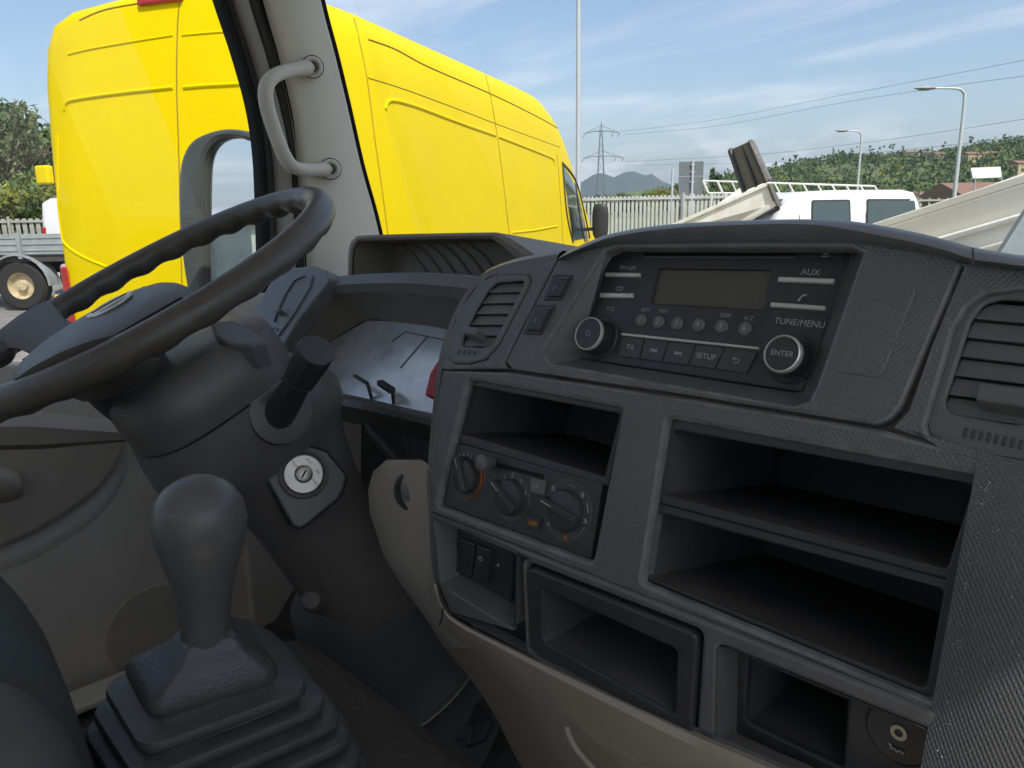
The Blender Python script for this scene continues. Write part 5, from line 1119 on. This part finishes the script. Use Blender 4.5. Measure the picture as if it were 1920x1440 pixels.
# roof, header, rear wall
RZ = ZC+.62
box('roof_lining', (-.43, -.13, RZ+.03), (1.84, 1.80, .06), M_roofl, cab, .02)
beam('windscreen_header', (-1.34, .76, RZ+.0), (.48, .76, RZ+.0), .09, .07, M_pillar, cab)
box('rear_wall', (-.43, -1.03, (FZ+ZC+.1)/2), (1.84, .06, ZC+.1-FZ), M_door, cab); box('kick_panel', (-1.36, .80, (FZ+ZC-.14)/2), (.05, .44, ZC-.14-FZ), M_door, cab); box('rear_wall_top', (-.43, -1.03, RZ-.06), (1.84, .06, .14), M_pillar, cab)
for x in (-1.28, .42): box('rear_pillar', (x, -1.0, ZC+.25), (.12, .12, .7), M_pillar, cab, .02)
mk('rear_window', [(-1.25, -1.03, ZC+.1), (.4, -1.03, ZC+.1), (.4, -1.03, RZ-.12), (-1.25, -1.03, RZ-.12)], [(0, 1, 2, 3)], M_glass, cab)
# passenger side
box('passenger_door_panel', (.48, 0, (FZ+ZC-.24)/2), (.06, 1.9, ZC-.24-FZ), M_door, cab, .02)
box('passenger_door_frame', (.47, -.12, RZ-.01), (.05, 1.7, .06), M_pillar, cab); beam('passenger_front_pillar', (.44, .96, ZC-.12), (.44, .76, RZ), .09, .09, M_pillar, cab); box('passenger_rear_post', (.47, -.72, ZC+.25), (.05, .12, .7), M_pillar, cab)
mk('passenger_window', [(.48, -.66, ZC-.24), (.48, .94, ZC-.24), (.48, .70, RZ-.04), (.48, -.66, RZ-.04)], [(0, 1, 2, 3)], M_glass, cab)
# windscreen and driver's window
wsn = V((0, .62, .78)).normalized(); Wq = [V((-1.27, 1.0, ZC-.16)), V((.44, 1.0, ZC-.16)), V((.44, .77, RZ+.02)), V((-1.27, .77, RZ+.02))]
mk('windscreen', Wq, [(0, 1, 2, 3)], M_wglass, cab)
# ---- driver's side: pillar trim, seals, door
def ribbon(name, left, right, xl, xr, m, parent, thick=.03, n=6, edge=.004):
    Lp_ = [at_x(q.x, q.y, xl) for q in spline([V((*p, 0)) for p in left], n)]; Rp = [at_x(q.x, q.y, xr) for q in spline([V((*p, 0)) for p in right], n)]
    rows = [[], [], [], [], [], []]
    for a, b in zip(Lp_, Rp):
        d = (b-a).normalized(); o = V((1, 0, 0))
        for r, p in zip(rows, (a-o*thick, a-o*edge, a+d*edge, b-d*edge, b-o*edge, b-o*thick)): r.append(p)
    return loft(name, rows, m, parent, False, False, True, sharp=50, flip=False)
e0 = [(330, -260), (414, 0), (447, 100), (474, 200), (487, 290), (492, 400), (496, 560), (500, 700)]
e1 = [(348, -260), (426, 0), (458, 100), (484, 200), (497, 290), (503, 400), (508, 560), (512, 700)]
e2 = [(372, -260), (447, 0), (480, 100), (505, 200), (520, 290), (527, 400), (532, 560), (536, 700)]
e3 = [(398, -260), (469, 0), (500, 100), (527, 200), (545, 290), (553, 400), (560, 560), (566, 700)]
e4 = [(440, -260), (508, 0), (536, 100), (560, 200), (573, 290), (582, 400), (592, 560), (600, 700)]
e5 = [(546, -260), (606, 0), (632, 100), (656, 200), (681, 310), (706, 400), (724, 480), (740, 560)]
e6 = [(552, -260), (611, 0), (637, 100), (661, 200), (686, 310), (711, 400), (729, 480), (745, 560)]
ribbon('door_seal', e0, e1, -1.335, -1.335, M_gap, cab); ribbon('door_frame', e1, e2, -1.34, -1.34, M_seal, cab); ribbon('door_frame_strip', e2, e3, -1.32, -1.32, M_seal2, cab)
ribbon('door_seal', e3, e4, -1.33, -1.33, M_seal, cab, .05); ribbon('front_pillar_trim', e4, e5, -1.295, -1.285, M_pillar, cab, .05, edge=.008); ribbon('windscreen_seal', e5, e6, -1.30, -1.30, M_gap, cab)
tube('trim_seam', [at_x(q.x, q.y, -1.324) for q in spline([V((a[0]*.45+b[0]*.55, a[1], 0)) for a, b in zip(e3, e4)], 5)], .003, M_gap, cab, 6)
# grab handle
gh = thing('grab_handle', 'light grey grab handle screwed to the windscreen pillar', 'grab handle', at_x(600, 220, -1.25))
hp_ = [(584, 126, -1.272), (560, 129, -1.255), (528, 136, -1.235), (506, 150, -1.225), (498, 172, -1.222), (502, 205, -1.222), (518, 255, -1.222), (533, 292, -1.224), (548, 312, -1.228), (570, 318, -1.245), (598, 318, -1.262), (618, 317, -1.275)]
hps = spline([at_x(*q) for q in hp_], 5); nh = len(hps)
tube('grip', hps, [.0132 if 4 < i < nh-5 else .0150 for i in range(nh)], M_handle, gh, 14, flat=.85)
for q in (hp_[0], hp_[-1]):
    c = at_x(*q)+V((.004, 0, 0)); ax = (EYE-c).normalized(); c = c+ax*.004; bs = lathe('boss', c-ax*.012, ax, [(.0180, 0), (.0178, .016), (.0160, .0225), (.0120, .0235), (.0110, .020), (.001, .0195)], M_handle, gh, 24)
    lathe('screw', c+ax*.0078, ax, [(.0092, 0), (.0085, .003), (.005, .0042), (.0045, .0015), (.001, .0015)], M_chassis, bs, 16)
    lathe('gasket', c-ax*.013, ax, [(.0195, -.004), (.0195, .002), (.017, .003)], M_gap, bs, 20)
# driver's door
door = thing('driver_door', 'brown-grey inner panel of the driver door with round speaker grille', 'door', (-1.36, .2, FZ))
mk('window_glass', [(-1.37, -.62, ZC-.16), (-1.37, .62, ZC-.16), (-1.37, .40, RZ-.04), (-1.37, -.62, RZ-.04)], [(0, 1, 2, 3)], M_glass, door)
DX = -1.36
DP = Plane(V((DX, .2, ZC-.4)), (1, 0, 0), (0, -1, 0))
def dpx(p): return DP.on(*p)
plate('panel', DP, [(-1300, 640), (520, 700), (640, 760), (700, 1100), (700, 1560), (300, 1660), (-300, 1800), (-1300, 2200)], [], M_door, door, -.04, 0, .004)
plate('armrest_panel', DP.off(.012), [(-400, 780), (236, 790), (234, 838), (215, 880), (180, 922), (130, 960), (60, 1000), (0, 1026), (-400, 1130)], [], M_beige, door, -.014, .012, .010, r=.01)
rows = []
for f, w_ in ((0, .0), (.25, .005), (.6, .005), (1, 0)):
    rows.append([DP.off(.001+w_).on(q.x, q.y+f*34+(10 if f else 0)) for q in spline([V((*p, 0)) for p in ((-400, 1128), (0, 1028), (130, 964), (184, 924), (218, 882), (238, 836))], 5)])
loft('panel_roll', rows, M_door, door, False, False, True)
loft('armrest', [[DP.p(u_, v_, w_) for u_, v_, w_ in row] for row in [[(DP.uv(x, y).x, DP.uv(x, y).y, w_) for x, y, w_ in r] for r in ([(-300, 850, .024), (0, 858, .024), (28, 880, .024)], [(-300, 856, .06), (0, 866, .06), (26, 885, .045)], [(-300, 900, .065), (0, 905, .06), (30, 915, .045)], [(-300, 950, .024), (0, 940, .024), (24, 930, .024)])]], M_beige, door, False, False, True, sub=2)
gu = DP.uv(292, 1180); plate('speaker_grille', DP, [(gu.x+.085*math.cos(t), gu.y+.085*math.sin(t)) for t in [k*math.pi/24 for k in range(48)]], [], M_grille, door, -.004, .003, .003, px=False)
box('sill_plate', at_x(140, 1318, -1.30), (.06, .30, .012), M_pillar, door, .003)
# driver's door mirror outside
mn = V((.40, -.915, .02)).normalized(); MPl = Plane(at(430, 400, 1.86), mn, V((.915, .40, 0)))
mir = thing('door_mirror', 'tall grey door mirror outside the driver window, reflecting the sky', 'mirror', MPl.on(430, 545))
mo_ = [(344, 350), (350, 300), (368, 266), (400, 249), (440, 243), (486, 252), (515, 275), (520, 560), (500, 600), (400, 610), (372, 590), (356, 520), (346, 430)]
mi_ = [(391, 420), (392, 330), (398, 292), (414, 270), (440, 260), (468, 264), (484, 285), (487, 420), (487, 560), (470, 580), (405, 585), (392, 560)]
def ring_px(P, n=4): return [(q.x, q.y) for q in spline([V((*p, 0)) for p in P[-1:]+P+P[:2]], n)[n:-(n+1)]]
mo, mi = ring_px(mo_), ring_px(mi_)
M_mh = mat('mirror_housing', (.075, .083, .076), .3, var=.1, scale=10)
plate('frame', MPl, mo, [mi], M_mh, mir, -.03, .02, .012, hbev=.014)
plate('glass', MPl.off(.0), mi, [], M_mirror, mir, -.004, 0, 0)
uvs_ = [MPl.uv(*p) for p in mo]; cm_ = sum(uvs_, V((0, 0)))/len(uvs_)
loft('shell', [[MPl.p(cm_.x+(p.x-cm_.x)*s, cm_.y+(p.y-cm_.y)*s, w_) for p in uvs_] for s, w_ in ((1, -.03), (.98, -.06), (.9, -.09), (.7, -.11), (.3, -.12))], M_mh, mir)
tube('arm', [MPl.on(500, 330), MPl.on(530, 300)+V((.1, .05, .0)), V((-1.36, .66, ZC+.3))], .014, M_mh, mir, 8); tube('arm', [MPl.on(500, 560), V((-1.38, .66, ZC-.22))], .014, M_mh, mir, 8)
# ---- driver seat edge
seat = thing('driver_seat', 'dark fabric driver seat with grey plastic side at the lower left corner', 'seat', at(-60, 1440, .5)-V((0, 0, .25)))
rings = []
SP = [(-260, 1120, .66, .055), (-180, 1190, .60, .07), (-140, 1280, .55, .075), (-100, 1380, .50, .07), (-60, 1500, .46, .065), (-20, 1640, .42, .06)]
tube('bolster', spline([at(x, y, d) for x, y, d, r in SP], 4), [r for r in spline([V((q[3], 0)) for q in SP], 4) and [q.x for q in spline([V((q[3], 0)) for q in SP], 4)]], M_seatf, seat, 48)
SP = [(-260, 1400, .44, .045), (-120, 1430, .42, .046), (-40, 1470, .405, .044), (0, 1540, .395, .04), (30, 1680, .39, .04)]
tube('side_cover', spline([at(x, y, d) for x, y, d, r in SP], 4), [q.x for q in spline([V((q[3], 0)) for q in SP], 4)], M_seatp, seat, 48)
cb0 = at(-420, 1330, .62); box('cushion', V((cb0.x, cb0.y-.2, cb0.z-.12)), (.34, .46, .18), M_seatf, seat, .06); box('base', V((cb0.x, cb0.y-.2, FZ+.12)), (.3, .4, .24), M_floor, seat, .03)

# ---- passenger bench, added unseen to bounce sun from the right window onto the dash
bench = thing('bounce_bench', 'light grey cloth bench beside the gear lever, added out of view to bounce light', 'seat', (.12, -.35, FZ))
M_cloth = mat('light_grey_seat_cloth', (.5, .48, .45), .9, var=.12, scale=60, bump=.6, bscale=400)
for x in (-.13, .27):
    box('cushion', (x, -.36, FZ+.34), (.39, .52, .16), M_cloth, bench, .05); box('backrest', (x, -.74, FZ+.68), (.39, .14, .66), M_cloth, bench, .05); box('headrest', (x, -.76, FZ+1.10), (.24, .09, .17), M_cloth, bench, .04)
box('base', (.07, -.38, FZ+.13), (.74, .5, .26), M_seatp, bench, .02)

# ---- dust flecks caught along the worn edge of the right-hand panel and in the shelves
rng = random.Random(9); v, f = [], []
pbv = bvh_of(bpy.data.objects['passenger_panel'])
for i in range(90):
    y = rng.uniform(900, 1420); x = 1838-(y-890)*.17+abs(rng.gauss(0, 16)) if i < 60 else rng.uniform(1800, 1915)
    q = hit(pbv, x, y, .0003)
    if q:
        s_ = rng.uniform(.00018, .00042); k = len(v); v += [q-_r*s_, q-_u*s_*rng.uniform(.5, 1), q+_r*s_, q+_u*s_*rng.uniform(.5, 1)]; f.append((k, k+1, k+2, k+3))
fl = mk('dust_flecks', v, f, mat('dust', (.55, .53, .5), .9, var=0), dash); fl['kind'] = 'stuff'
